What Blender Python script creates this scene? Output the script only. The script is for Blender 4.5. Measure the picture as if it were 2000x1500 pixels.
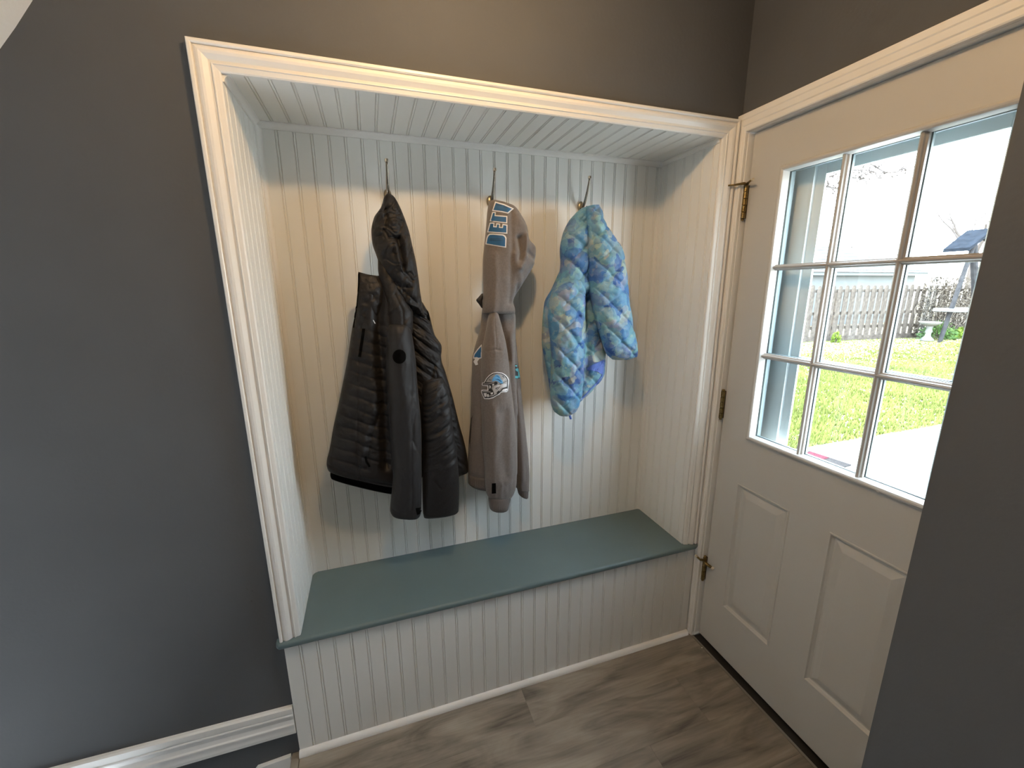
import bpy, bmesh, math, random
import numpy as np
from mathutils import Vector, Matrix, geometry
from mathutils.bvhtree import BVHTree
random.seed(7)
SC = bpy.context.scene
COL = SC.collection
for o in list(bpy.data.objects):
    bpy.data.objects.remove(o)

# ------------------------------------------------------------------ camera
F_PX = 817.0066
CAM = np.array([0.55229, -1.28104, 1.53164])
ROT = np.array([[0.94866053, -0.31623916, -0.0059996],
                [0.30686886, 0.92481661, -0.22482381],
                [0.07664663, 0.21144038, 0.97438096]])      # rows: right, forward, up
cam = bpy.data.cameras.new('camera')
cam.lens = F_PX / 2000 * 36
cam.sensor_width = 36
cam.clip_start = 0.02
cam.clip_end = 300
camo = bpy.data.objects.new('camera', cam)
COL.objects.link(camo)
m = Matrix(((ROT[0][0], ROT[2][0], -ROT[1][0], CAM[0]),
            (ROT[0][1], ROT[2][1], -ROT[1][1], CAM[1]),
            (ROT[0][2], ROT[2][2], -ROT[1][2], CAM[2]),
            (0, 0, 0, 1)))
camo.matrix_world = m
SC.camera = camo

# ------------------------------------------------------------------ light
SC.view_settings.view_transform = 'Standard'
SC.view_settings.look = 'None'
SC.view_settings.gamma = 1
SC.view_settings.use_curve_mapping = False
SC.view_settings.exposure = 0.45
SC.cycles.max_bounces = 10
SC.cycles.diffuse_bounces = 6
SC.cycles.transparent_max_bounces = 12
SC.cycles.sample_clamp_indirect = 6
SC.cycles.caustics_reflective = False
SC.cycles.caustics_refractive = False
SC.cycles.use_denoising = True

w = bpy.data.worlds.new('sky')
SC.world = w
w.use_nodes = True
nt = w.node_tree
bg = nt.nodes['Background']
tc = nt.nodes.new('ShaderNodeTexCoord')
sx = nt.nodes.new('ShaderNodeSeparateXYZ')
rp = nt.nodes.new('ShaderNodeValToRGB')
nt.links.new(tc.outputs['Generated'], sx.inputs[0])
nt.links.new(sx.outputs['Z'], rp.inputs[0])
nt.links.new(rp.outputs[0], bg.inputs['Color'])
rp.color_ramp.elements[0].position = 0.0
rp.color_ramp.elements[0].color = (0.88, 0.95, 1.0, 1)
rp.color_ramp.elements[1].position = 0.9
rp.color_ramp.elements[1].color = (0.62, 0.79, 1.0, 1)
bg.inputs['Strength'].default_value = 18.0

def lamp(name, kind, loc, energy, color, **kw):
    l = bpy.data.lights.new(name, kind)
    l.energy = energy
    l.color = color
    for k, v in kw.items():
        setattr(l, k, v)
    o = bpy.data.objects.new(name, l)
    o.location = loc
    COL.objects.link(o)
    return o
sun = lamp('sun', 'SUN', (0, 0, 10), 12.0, (1, 0.94, 0.82), angle=0.01)
sun.rotation_euler = Vector((0.35, -0.45, -0.82)).to_track_quat('-Z', 'Y').to_euler()
lamp('ceiling_bulb', 'POINT', (0.80, -0.60, 2.36), 15.5, (1.0, 0.64, 0.31), shadow_soft_size=0.035)
back = lamp('fill_light', 'AREA', (-0.2, -2.25, 1.95), 1.0, (0.93, 0.96, 1.0), shape='RECTANGLE', size=1.0, size_y=0.8)  # added soft fill behind the camera, not a fixture of the room
back.rotation_euler = Vector((0.25, 1, -0.25)).to_track_quat('-Z', 'Y').to_euler()

# ------------------------------------------------------------------ helpers
def ray(u, v):
    return ROT.T @ np.array([(u - 1000) / F_PX, 1, -(v - 750) / F_PX])
def W(u, v, y):
    """measured point of the photograph on the vertical plane y"""
    d = ray(u, v)
    return CAM + d * ((y - CAM[1]) / d[1])

MATS = {}
def mat(name, color, rough=0.6, metal=0.0, spec=0.5, bump=None, noise=None, sheen=0.0, emit=None, coat=0):
    """plain painted / metal / cloth material; bump=(scale,strength,dist), noise=(scale,amount)"""
    if name in MATS:
        return MATS[name]
    m = bpy.data.materials.new(name)
    m.use_nodes = True
    n, l = m.node_tree.nodes, m.node_tree.links
    p = n['Principled BSDF']
    p.inputs['Base Color'].default_value = (*color, 1)
    p.inputs['Roughness'].default_value = rough
    p.inputs['Metallic'].default_value = metal
    p.inputs['Specular IOR Level'].default_value = spec
    p.inputs['Sheen Weight'].default_value = sheen
    p.inputs['Coat Weight'].default_value = coat
    t = n.new('ShaderNodeTexCoord')
    if noise:
        nz = n.new('ShaderNodeTexNoise')
        nz.inputs['Scale'].default_value = noise[0]
        nz.inputs['Detail'].default_value = 5
        l.new(t.outputs['Object'], nz.inputs['Vector'])
        r = n.new('ShaderNodeValToRGB')
        a = noise[1]
        r.color_ramp.elements[0].position = .3
        r.color_ramp.elements[1].position = .7
        r.color_ramp.elements[0].color = (*[c * (1 - a) for c in color], 1)
        r.color_ramp.elements[1].color = (*[min(1, c * (1 + a)) for c in color], 1)
        l.new(nz.outputs['Fac'], r.inputs['Fac'])
        l.new(r.outputs['Color'], p.inputs['Base Color'])
    if bump:
        nb = n.new('ShaderNodeTexNoise')
        nb.inputs['Scale'].default_value = bump[0]
        nb.inputs['Detail'].default_value = 4
        l.new(t.outputs['Object'], nb.inputs['Vector'])
        b = n.new('ShaderNodeBump')
        b.inputs['Strength'].default_value = bump[1]
        b.inputs['Distance'].default_value = bump[2]
        l.new(nb.outputs['Fac'], b.inputs['Height'])
        l.new(b.outputs['Normal'], p.inputs['Normal'])
    MATS[name] = m
    return m

M_WALL = mat('grey_wall_paint', (0.096, 0.100, 0.107), 0.85, spec=0.12, bump=(90, 0.25, 0.002), noise=(3, 0.05))
M_WHITE = mat('white_trim_paint', (0.78, 0.77, 0.74), 0.34, bump=(60, 0.12, 0.001))
M_BEAD = mat('white_beadboard_paint', (0.77, 0.77, 0.74), 0.42, bump=(40, 0.10, 0.001))
M_CEIL = mat('ceiling_paint', (0.70, 0.69, 0.66), 0.8, bump=(120, 0.3, 0.002))
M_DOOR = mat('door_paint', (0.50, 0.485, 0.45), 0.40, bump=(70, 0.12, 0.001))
M_BAR = mat('shaded_glazing_bar_paint', (0.38, 0.355, 0.32), 0.42)  # door paint made darker: shade on the inner bars put into the colour
M_SEAT = mat('teal_grey_paint', (0.105, 0.152, 0.162), 0.36, bump=(50, 0.15, 0.001), noise=(6, 0.05))
M_BRASS = mat('antique_brass', (0.22, 0.155, 0.06), 0.36, metal=0.85, noise=(160, 0.35))
M_DARKBR = mat('dark_bronze', (0.035, 0.024, 0.014), 0.4, metal=0.7)
M_NICKEL = mat('brushed_nickel', (0.26, 0.225, 0.18), 0.25, metal=1.0)
M_NICKELCAP = mat('polished_nickel', (0.75, 0.70, 0.62), 0.14, metal=1.0)
M_PLATE = mat('aged_nickel', (0.33, 0.27, 0.18), 0.28, metal=1.0)
M_RUBBER = mat('black_rubber', (0.012, 0.011, 0.010), 0.7)
M_IVORY = mat('ivory_rubber', (0.62, 0.57, 0.46), 0.5)
M_ALU = mat('dull_aluminium', (0.24, 0.22, 0.19), 0.45, metal=0.6)
M_STORM = mat('storm_door_enamel', (0.82, 0.86, 0.86), 0.4)
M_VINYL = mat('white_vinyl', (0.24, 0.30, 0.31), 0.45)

def glass_mat():
    m = bpy.data.materials.new('window_glass')
    m.use_nodes = True
    n, l = m.node_tree.nodes, m.node_tree.links
    n.remove(n['Principled BSDF'])
    tr = n.new('ShaderNodeBsdfTransparent')
    tr.inputs[0].default_value = (0.97, 0.985, 0.98, 1)
    gl = n.new('ShaderNodeBsdfGlossy')
    gl.inputs['Roughness'].default_value = 0.02
    fr = n.new('ShaderNodeFresnel')
    fr.inputs[0].default_value = 1.45
    mx = n.new('ShaderNodeMixShader')
    l.new(fr.outputs[0], mx.inputs[0])
    l.new(tr.outputs[0], mx.inputs[1])
    l.new(gl.outputs[0], mx.inputs[2])
    l.new(mx.outputs[0], n['Material Output'].inputs[0])
    return m
M_GLASS = glass_mat()

def link(name, mesh, mt=None, parent=None, loc=(0, 0, 0)):
    o = bpy.data.objects.new(name, mesh)
    COL.objects.link(o)
    o.location = loc
    if mt is not None and not mesh.materials:
        mesh.materials.append(mt)
    if parent is not None:
        o.parent = parent
    return o

def from_bm(name, bm, mt, parent=None, loc=(0, 0, 0), smooth=False):
    bmesh.ops.recalc_face_normals(bm, faces=bm.faces)
    me = bpy.data.meshes.new(name)
    bm.to_mesh(me)
    bm.free()
    if smooth:
        for p in me.polygons:
            p.use_smooth = True
    return link(name, me, mt, parent, loc)

def thing(name, label, cat, loc=(0, 0, 0), group=None):
    o = bpy.data.objects.new(name, None)
    o.empty_display_size = 0.05
    COL.objects.link(o)
    o.location = loc
    o['label'] = label
    o['category'] = cat
    if group:
        o['group'] = group
    return o

def tag(o, label, cat, group=None):
    o['label'] = label
    o['category'] = cat
    if group:
        o['group'] = group
    return o

def struct(o, label=None):
    o['kind'] = 'structure'
    if label:
        o['label'] = label
    return o

def bx(bm, x0, x1, y0, y1, z0, z1, bev=0.0, seg=2):
    x0, x1 = sorted((x0, x1)); y0, y1 = sorted((y0, y1)); z0, z1 = sorted((z0, z1))
    vs = [bm.verts.new(c) for c in ((x0, y0, z0), (x1, y0, z0), (x1, y1, z0), (x0, y1, z0),
                                    (x0, y0, z1), (x1, y0, z1), (x1, y1, z1), (x0, y1, z1))]
    fs = [bm.faces.new([vs[i] for i in f]) for f in
          ((3, 2, 1, 0), (4, 5, 6, 7), (0, 1, 5, 4), (1, 2, 6, 5), (2, 3, 7, 6), (3, 0, 4, 7))]
    if bev:
        es = {e for f in fs for e in f.edges}
        bmesh.ops.bevel(bm, geom=list(es), offset=bev, segments=seg, affect='EDGES', profile=0.6)
    return fs

def box(name, x0, x1, y0, y1, z0, z1, mt, parent=None, bev=0.0):
    bm = bmesh.new()
    bx(bm, x0, x1, y0, y1, z0, z1, bev)
    return from_bm(name, bm, mt, parent)

def prism(bm, prof, place0, place1):
    """closed profile list of (s,h); place functions map them to 3-D at either end"""
    a = [bm.verts.new(place0(s, h)) for s, h in prof]
    b = [bm.verts.new(place1(s, h)) for s, h in prof]
    n = len(prof)
    for i in range(n):
        j = (i + 1) % n
        bm.faces.new((a[i], a[j], b[j], b[i]))
    bm.faces.new(a[::-1])
    bm.faces.new(b)

def tube(bm, pts, rad, seg=8, flat=1.0, caps=True):
    pts = [Vector(p) for p in pts]
    n = len(pts)
    rings = []
    up = Vector((0, 0, 1))
    for i, p in enumerate(pts):
        t = (pts[min(i + 1, n - 1)] - pts[max(i - 1, 0)]).normalized()
        a = t.cross(up)
        if a.length < 1e-3:
            a = t.cross(Vector((0, 1, 0)))
        a.normalize()
        b = t.cross(a).normalized()
        r = rad[i] if hasattr(rad, '__len__') else rad
        rings.append([bm.verts.new(p + a * r * math.cos(2 * math.pi * k / seg) + b * r * flat * math.sin(2 * math.pi * k / seg)) for k in range(seg)])
    for i in range(n - 1):
        for k in range(seg):
            j = (k + 1) % seg
            bm.faces.new((rings[i][k], rings[i][j], rings[i + 1][j], rings[i + 1][k]))
    if caps:
        bm.faces.new(rings[0][::-1])
        bm.faces.new(rings[-1])

def lathe(bm, prof, c, axis='z', seg=20):
    """prof: (r, h) list from the bottom up"""
    rings = []
    for r, h in prof:
        ring = []
        for k in range(seg):
            a = 2 * math.pi * k / seg
            x, y = r * math.cos(a), r * math.sin(a)
            p = {'z': (x, y, h), 'y': (x, h, y), 'x': (h, x, y)}[axis]
            ring.append(bm.verts.new((c[0] + p[0], c[1] + p[1], c[2] + p[2])))
        rings.append(ring)
    for i in range(len(rings) - 1):
        for k in range(seg):
            j = (k + 1) % seg
            bm.faces.new((rings[i][k], rings[i][j], rings[i + 1][j], rings[i + 1][k]))
    bm.faces.new(rings[0][::-1])
    bm.faces.new(rings[-1])

# ------------------------------------------------------------------ measures
XL, XR = 0.262, 1.738          # recess sides
D = 0.309                      # recess depth
ZT = 2.027                     # recess ceiling
ZS = 0.459                     # seat top
XD = 1.824                     # face of the door wall
CEIL = 2.46
XB = 0.212                     # left end of the bench
PITCH = 0.0500
XE, YE = 1.274, -0.95          # corner of the near wall

# ------------------------------------------------------------------ room shell
bm = bmesh.new()
bx(bm, -1.30, XL - 0.012, 0.0, 0.42, -1.6, CEIL)
bx(bm, XL - 0.012, XR + 0.012, 0.0, 0.42, ZT + 0.012, CEIL)
bx(bm, XR + 0.012, 1.97, 0.0, 0.42, -0.3, CEIL)
bx(bm, XL - 0.012, XR + 0.012, D + 0.012, 0.42, -0.3, ZT + 0.012)
wall_back = struct(from_bm('wall_back', bm, M_WALL), 'grey painted wall around the coat recess')
# old screw holes beside the casing
bm = bmesh.new()
for x, z, r in ((0.133, 0.654, 0.0045), (0.148, 0.644, 0.003), (0.141, 0.610, 0.004)):
    lathe(bm, [(r, 0), (r, 0.0012), (r * 0.6, 0.0016), (r * 0.5, 0.0004)], (x, -0.0016, z), 'y', 10)
from_bm('filler_dab', bm, M_WALL, wall_back)

DOOR_Y0, DOOR_Y1, DOOR_Z = -0.036, -0.853, 2.046       # rough opening
bm = bmesh.new()
bx(bm, XD, 1.97, 0.0, 1.2, -0.35, CEIL)
bx(bm, XD, 1.97, DOOR_Y0, 0.0, -0.35, CEIL)
bx(bm, XD, 1.97, DOOR_Y1, DOOR_Y0, DOOR_Z, CEIL)
bx(bm, XD, 1.97, -3.2, DOOR_Y1, -0.35, CEIL)
struct(from_bm('wall_right', bm, M_WALL), 'grey wall above the half-glazed door')

bm = bmesh.new()
fs = bx(bm, XE, XD, -2.6, YE, 0.0, CEIL)
es = [e for e in bm.edges if all(abs(v.co.x - XE) < 1e-5 and abs(v.co.y - YE) < 1e-5 for v in e.verts)]
bmesh.ops.bevel(bm, geom=es, offset=0.008, segments=4, affect='EDGES')
struct(from_bm('wall_near', bm, M_WALL), 'grey wall corner closest on the right, hiding the door edge')

struct(box('wall_front', -1.30, XE, -2.75, -2.6, -1.6, CEIL, M_WALL), 'grey wall behind the viewer')
struct(box('wall_left', -1.45, -1.30, -2.75, 0.42, -1.6, CEIL, M_WALL), 'grey wall at the foot of the stairs')
struct(box('ceiling', -1.45, 1.97, -2.75, 0.42, CEIL, CEIL + 0.1, M_CEIL), 'flat white ceiling')
# sloping soffit over the stairs
bm = bmesh.new()
slope = [(0.19, 2.46), (-0.061, 2.117), (-0.100, 2.062), (-0.133, 2.019), (-0.30, 1.83), (-0.9, 1.25), (-1.30, 0.90), (-1.30, 2.46)]
prism(bm, slope, lambda s, h: (s, 0.0, h), lambda s, h: (s, -2.6, h))
struct(from_bm('ceiling_slope', bm, M_CEIL), 'white sloping ceiling over the stairs, top left corner')

# ------------------------------------------------------------------ floor of planks
def wood():
    m = bpy.data.materials.new('grey_oak_vinyl')
    m.use_nodes = True
    n, l = m.node_tree.nodes, m.node_tree.links
    p = n['Principled BSDF']
    t = n.new('ShaderNodeTexCoord'); oi = n.new('ShaderNodeObjectInfo')
    add = n.new('ShaderNodeVectorMath'); add.operation = 'ADD'
    sc = n.new('ShaderNodeVectorMath'); sc.operation = 'SCALE'
    comb = n.new('ShaderNodeCombineXYZ')
    for i in range(3):
        l.new(oi.outputs['Random'], comb.inputs[i])
    l.new(comb.outputs[0], sc.inputs[0]); sc.inputs['Scale'].default_value = 23
    l.new(t.outputs['Object'], add.inputs[0]); l.new(sc.outputs[0], add.inputs[1])
    mp = n.new('ShaderNodeMapping')
    mp.inputs['Scale'].default_value = (1.8, 8.0, 1)
    l.new(add.outputs[0], mp.inputs['Vector'])
    n1 = n.new('ShaderNodeTexNoise'); n1.inputs['Scale'].default_value = 1.5
    n1.inputs['Detail'].default_value = 6; n1.inputs['Distortion'].default_value = 1.2
    l.new(mp.outputs[0], n1.inputs['Vector'])
    mp2 = n.new('ShaderNodeMapping'); mp2.inputs['Scale'].default_value = (6, 130, 1)
    l.new(add.outputs[0], mp2.inputs['Vector'])
    n2 = n.new('ShaderNodeTexNoise'); n2.inputs['Scale'].default_value = 1.0; n2.inputs['Detail'].default_value = 4
    l.new(mp2.outputs[0], n2.inputs['Vector'])
    r = n.new('ShaderNodeValToRGB')
    cr = r.color_ramp
    cr.elements[0].position = .28; cr.elements[0].color = (0.075, 0.064, 0.050, 1)
    cr.elements[1].position = .74; cr.elements[1].color = (0.320, 0.285, 0.235, 1)
    e = cr.elements.new(.43); e.color = (0.172, 0.149, 0.120, 1)
    e = cr.elements.new(.56); e.color = (0.238, 0.208, 0.170, 1)
    mx = n.new('ShaderNodeMath'); mx.operation = 'MULTIPLY_ADD'
    mx.inputs[1].default_value = 0.22; mx.inputs[2].default_value = -0.11
    l.new(n2.outputs['Fac'], mx.inputs[0])
    ad = n.new('ShaderNodeMath'); ad.operation = 'ADD'
    l.new(n1.outputs['Fac'], ad.inputs[0]); l.new(mx.outputs[0], ad.inputs[1])
    l.new(ad.outputs[0], r.inputs['Fac'])
    hs = n.new('ShaderNodeHueSaturation')
    mr = n.new('ShaderNodeMapRange'); mr.inputs['To Min'].default_value = 0.92; mr.inputs['To Max'].default_value = 1.08
    l.new(oi.outputs['Random'], mr.inputs['Value']); l.new(mr.outputs[0], hs.inputs['Value'])
    l.new(r.outputs[0], hs.inputs['Color']); l.new(hs.outputs[0], p.inputs['Base Color'])
    p.inputs['Roughness'].default_value = 0.42
    b = n.new('ShaderNodeBump'); b.inputs['Strength'].default_value = .25; b.inputs['Distance'].default_value = .001
    l.new(n2.outputs['Fac'], b.inputs['Height']); l.new(b.outputs['Normal'], p.inputs['Normal'])
    return m
M_WOOD = wood()
floor = struct(box('floor', XB - 0.025, XD, -2.6, 0.0, -0.25, -0.006, M_RUBBER), 'grey-brown plank floor of the landing')
PW = 0.183
yy = 0.0
row = 0
ends = [0.998, 0.38, 1.345, 0.75, 1.20, 0.62, 1.5, 0.9]
while yy > -2.6:
    y1 = max(yy - PW, -2.6)
    xend = XD - 0.014 if yy > -0.95 else XE
    e = ends[row % len(ends)]
    cuts = [XB] + [c for c in (e, e + 1.22, e - 1.22) if XB + .05 < c < xend - .05] + [xend]
    cuts.sort()
    for a, b in zip(cuts[:-1], cuts[1:]):
        box('plank', a + 0.0002, b - 0.0002, y1 + 0.0002, yy - 0.0002, -0.006, 0.0, M_WOOD, floor, bev=0.0004)
    yy = y1
    row += 1
# nosing and the steps going down on the left
box('landing_nosing', XB - 0.027, XB - 0.001, -2.6, 0.0, -0.035, 0.0, M_WOOD, floor, bev=0.003)
stair = thing('staircase', 'stairs going down to the left of the landing, mostly out of view', 'stairs', (XB - .3, -1.0, -0.4))
for k in range(3):
    x1 = XB - 0.03 - 0.26 * k
    o = box('tread', x1 - 0.28, x1 + 0.02, -2.55, -0.02, -0.22 - 0.19 * k, -0.19 - 0.19 * k, M_WOOD)
    o.parent = stair; o.matrix_parent_inverse = Matrix.Translation((-(XB - .3), 1.0, 0.4))
    o = box('riser', x1, x1 + 0.015, -2.55, -0.02, -0.19 - 0.19 * k, -0.036 - 0.19 * k if k else -0.036, M_WHITE)
    o.parent = stair; o.matrix_parent_inverse = Matrix.Translation((-(XB - .3), 1.0, 0.4))
bm = bmesh.new()
prism(bm, [(0.083, -0.004), (0.182, 0.002), (0.182, -0.17), (-0.06, -0.17)],
      lambda s, h: (s, -0.0005, h), lambda s, h: (s, -0.014, h))
struct(from_bm('trim_1', bm, M_WHITE), 'white stair skirt board at the foot of the left wall')

# ------------------------------------------------------------------ beadboard
def board_mesh(L, width=PITCH, seam=True):
    """one beadboard strip: flat face with a bead between two grooves; local x = width, -y = out, z = length"""
    g = 0.0030
    prof = [(0.0002, 0.010), (0.0002, 0.0)]
    prof = [(0.0, 0.012), (0.0, 0.0), (0.0009, g), (0.0020, g), (0.0028, 0.0008), (0.0050, -0.0004), (0.0072, 0.0008), (0.0080, g), (0.0091, g), (0.0100, 0.0),
            (width, 0.0), (width, 0.012)]
    bm = bmesh.new()
    prism(bm, prof, lambda s, h: (s, h, 0.0), lambda s, h: (s, h, L))
    bmesh.ops.recalc_face_normals(bm, faces=bm.faces)
    me = bpy.data.meshes.new('board')
    bm.to_mesh(me)
    bm.free()
    me.materials.append(M_BEAD)
    return me
def boards(parent, s0, s1, first, L, frame):
    """boards from s0 to s1 along a wall; frame maps board space to the world"""
    full = board_mesh(L)
    k0 = math.floor((s0 - first) / PITCH)
    s = first + k0 * PITCH
    while s < s1 - 1e-4:
        a, b = max(s, s0), min(s + PITCH, s1)
        if b - a > 0.004:
            me = full if (b - a) > PITCH - 1e-4 else None
            if me is None:
                bm = bmesh.new()
                if a == s:
                    me = board_mesh(L, b - a) if b - a > 0.009 else None
                if me is None:
                    bx(bm, 0, b - a, 0, 0.012, 0, L)
                    me = bpy.data.meshes.new('board'); bm.to_mesh(me); me.materials.append(M_BEAD)
                bm.free()
            o = bpy.data.objects.new('board', me)
            COL.objects.link(o)
            o.matrix_world = frame @ Matrix.Translation((a, 0, 0))
            o.parent = parent
        s += PITCH

nook_back = struct(box('wall_recess', XL - 0.012, XR + 0.012, D + 0.0125, D + 0.02, ZS - 0.03, ZT + 0.012, M_BEAD), 'white beadboard back of the coat recess')
boards(nook_back, XL, XR, 0.3115, ZT - ZS + 0.03, Matrix.Translation((0, D, ZS - 0.03)))
nl = struct(box('wall_recess_left', XL - 0.020, XL - 0.0125, 0.0, D, ZS - 0.03, ZT + 0.012, M_BEAD), 'white beadboard left side of the recess')
boards(nl, 0.0, D, 0.016, ZT - ZS + 0.03, Matrix.Translation((XL, 0, ZS - 0.03)) @ Matrix(((0, -1, 0, 0), (1, 0, 0, 0), (0, 0, 1, 0), (0, 0, 0, 1))))
nr = struct(box('wall_recess_right', XR + 0.0125, XR + 0.020, 0.0, D, ZS - 0.03, ZT + 0.012, M_BEAD), 'white beadboard right side of the recess')
boards(nr, -D, 0.0, -D + 0.03, ZT - ZS + 0.03, Matrix.Translation((XR, 0, ZS - 0.03)) @ Matrix(((0, 1, 0, 0), (-1, 0, 0, 0), (0, 0, 1, 0), (0, 0, 0, 1))))
nc = struct(box('ceiling_recess', XL, XR, 0.0, D, ZT + 0.0125, ZT + 0.02, M_BEAD), 'white beadboard ceiling of the recess')
boards(nc, XL, XR, 0.3070, D, Matrix.Translation((0, 0, ZT)) @ Matrix(((1, 0, 0, 0), (0, 0, 1, 0), (0, 1, 0, 0), (0, 0, 0, 1))))

# coves in the corners of the recess
def cove(name, label, p0, p1, ax1, ax2, r):
    """quarter-hollow strip along p0-p1 filling the corner between directions ax1 and ax2"""
    p0, p1, ax1, ax2 = Vector(p0), Vector(p1), Vector(ax1), Vector(ax2)
    prof = [(-0.0004, -0.0004), (r, -0.0004), (r, r * 0.16)]
    for k in range(7):
        a = math.pi / 2 * k / 6
        prof.append((r - (r * 0.80) * math.sin(a), r * 0.16 + r * .84 - (r * 0.84) * math.cos(a)))
    prof.append((-0.0004, r))
    bm = bmesh.new()
    prism(bm, prof, lambda s, h: p0 + ax1 * s + ax2 * h, lambda s, h: p1 + ax1 * s + ax2 * h)
    return struct(from_bm(name, bm, M_WHITE), label)
cove('trim_2', 'cove strip between recess ceiling and back', (XL, D, ZT), (XR, D, ZT), (0, -1, 0), (0, 0, -1), 0.018)
cove('trim_3', 'cove strip between recess ceiling and left side', (XL, 0, ZT), (XL, D, ZT), (1, 0, 0), (0, 0, -1), 0.017)
cove('trim_4', 'cove strip between recess ceiling and right side', (XR, 0, ZT), (XR, D, ZT), (-1, 0, 0), (0, 0, -1), 0.014)
cove('trim_5', 'cove strip in the left back corner of the recess', (XL, D, ZS), (XL, D, ZT - 0.01), (1, 0, 0), (0, -1, 0), 0.016)
cove('trim_6', 'thin strip in the right back corner of the recess', (XR, D, ZS), (XR, D, ZT - 0.01), (-1, 0, 0), (0, -1, 0), 0.008)

# casing around the recess
def casing_prof(w):
    return [(0, 0), (0, 0.018), (0.0025, 0.0205), (0.0075, 0.0205), (0.0095, 0.0185), (0.0100, 0.0140), (0.0125, 0.0152), (0.0165, 0.0182), (0.021, 0.0192),
            (0.0265, 0.0178), (0.032, 0.0138), (0.0365, 0.0105), (w - 0.0165, 0.0095), (w - 0.0155, 0.0128), (w - 0.0135, 0.0130), (w - 0.0120, 0.0105),
            (w - 0.003, 0.0085), (w, 0.0060), (w, 0)]
XCL, XCR, ZCO = 0.2035, 1.8000, 2.0850
cw = 0.0585
cas = thing('recess_casing', 'white moulded casing framing the coat recess', 'trim', (1.0, 0, 2.03))
del cas['category']; cas['kind'] = 'structure'; cas.name = 'trim_7'
def cpart(name, prof, f0, f1, mt=M_WHITE, parent=cas):
    bm = bmesh.new()
    off = Vector(parent.location)
    prism(bm, prof, lambda s, h: Vector(f0(s, h)) - off, lambda s, h: Vector(f1(s, h)) - off)
    return from_bm(name, bm, mt, parent)
cpart('side_casing', casing_prof(cw), lambda s, h: (XCL + s, -h, ZS), lambda s, h: (XCL + s, -h, ZCO - s))
cpart('side_casing', casing_prof(cw), lambda s, h: (XCR - s, -h, ZS), lambda s, h: (XCR - s, -h, ZCO - s))
cpart('head_casing', casing_prof(cw), lambda s, h: (XCL + s, -h, ZCO - s), lambda s, h: (XCR - s, -h, ZCO - s))

# casing of the door
dc = thing('trim', 'white moulded casing around the half-glazed door', 'trim', (XD, -0.4, 2.05))
del dc['category']; dc['kind'] = 'structure'; dc.name = 'trim_8'
wl = 0.034
profd = [(0, 0), (0, 0.019), (0.003, 0.020), (0.010, 0.020), (0.012, 0.018), (wl - 0.012, 0.0175), (wl - 0.010, 0.015), (wl - 0.002, 0.015), (wl, 0.013), (wl, 0)]
ZDO = 2.100
def ph(w, h):
    return [(s * w / wl if s > .012 else s, hh) for s, hh in profd]
hw = 0.056
cpart('side_casing', profd, lambda s, h: (XD - h, -0.0005 - s, 0.0), lambda s, h: (XD - h, -0.0005 - s, ZDO - s * hw / wl), parent=dc)
cpart('head_casing', profd, lambda s, h: (XD - h, -0.0005 - s, ZDO - s * hw / wl), lambda s, h: (XD - h, -0.949 + s, ZDO - s * hw / wl), parent=dc)
cpart('side_casing', profd, lambda s, h: (XD - h, -0.949 + s, 0.0), lambda s, h: (XD - h, -0.949 + s, ZDO - s * hw / wl), parent=dc)
# jamb and stop
jb = bmesh.new()
bx(jb, XD - 0.001, 1.95, DOOR_Y0 - 0.0005, DOOR_Y0 + 0.02, 0, 2.05, 0.001)
bx(jb, XD - 0.001, 1.95, DOOR_Y1 + 0.0005, DOOR_Y1 - 0.02, 0, 2.05, 0.001)
bx(jb, XD - 0.001, 1.95, DOOR_Y0, DOOR_Y1, 2.043, 2.06, 0.001)
for v in jb.verts:
    v.co -= Vector(dc.location)
from_bm('door_jamb', jb, M_WHITE, dc)

# baseboard on the left wall
w_ = 0.108
pb = [(0, 0), (0.0, 0.009), (0.003, 0.0145), (0.020, 0.015), (0.022, 0.0125), (0.026, 0.0125), (0.028, 0.0145), (0.032, 0.0150), (0.036, 0.0115),
      (0.050, 0.0100), (0.062, 0.0125), (0.066, 0.0155), (0.070, 0.0160), (0.074, 0.0125), (0.085, 0.0130), (0.095, 0.0140), (w_ - .002, 0.0125), (w_, 0)]
bm = bmesh.new()
prism(bm, pb, lambda s, h: (XB - 0.003, -h, 0.198 - s), lambda s, h: (-1.30, -h, 0.236 - s * 1.16))
struct(from_bm('baseboard_left', bm, M_WHITE), 'white moulded baseboard on the dark left wall')

# ------------------------------------------------------------------ bench
bench = thing('built_in_bench', 'built-in bench with teal-grey seat and white beadboard front under the hanging coats', 'bench', (1.0, 0.0, 0.0))
def bpart(name, bm, mt, **k):
    for v in bm.verts:
        v.co -= Vector(bench.location)
    return from_bm(name, bm, mt, bench, **k)
bm = bmesh.new()
out = [(XL + 0.0005, D - 0.0005), (XR - 0.0005, D - 0.0005), (XR - 0.0005, -0.0), (XCR + 0.0055, -0.0005)]
nose = [(XCR + 0.002, -0.024), (XCR - 0.006, -0.030), (XCL - 0.002, -0.030), (XCL - 0.010, -0.022), (XCL - 0.010, -0.0005), (XL + 0.0005, -0.0)]
poly = [(XL + 0.0005, D - 0.0005), (XL + 0.0005, -0.0005), (XCL - 0.010, -0.0005), (XCL - 0.010, -0.020), (XCL - 0.003, -0.029),
        (XCR - 0.010, -0.029), (XCR + 0.0035, -0.022), (XCR + 0.0035, -0.0005), (XR - 0.0005, -0.0005), (XR - 0.0005, D - 0.0005)]
vb = [bm.verts.new((x, y, ZS - 0.022)) for x, y in poly]
vt = [bm.verts.new((x, y, ZS)) for x, y in poly]
n = len(poly)
for i in range(n):
    bm.faces.new((vb[i], vb[(i + 1) % n], vt[(i + 1) % n], vt[i]))
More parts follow.
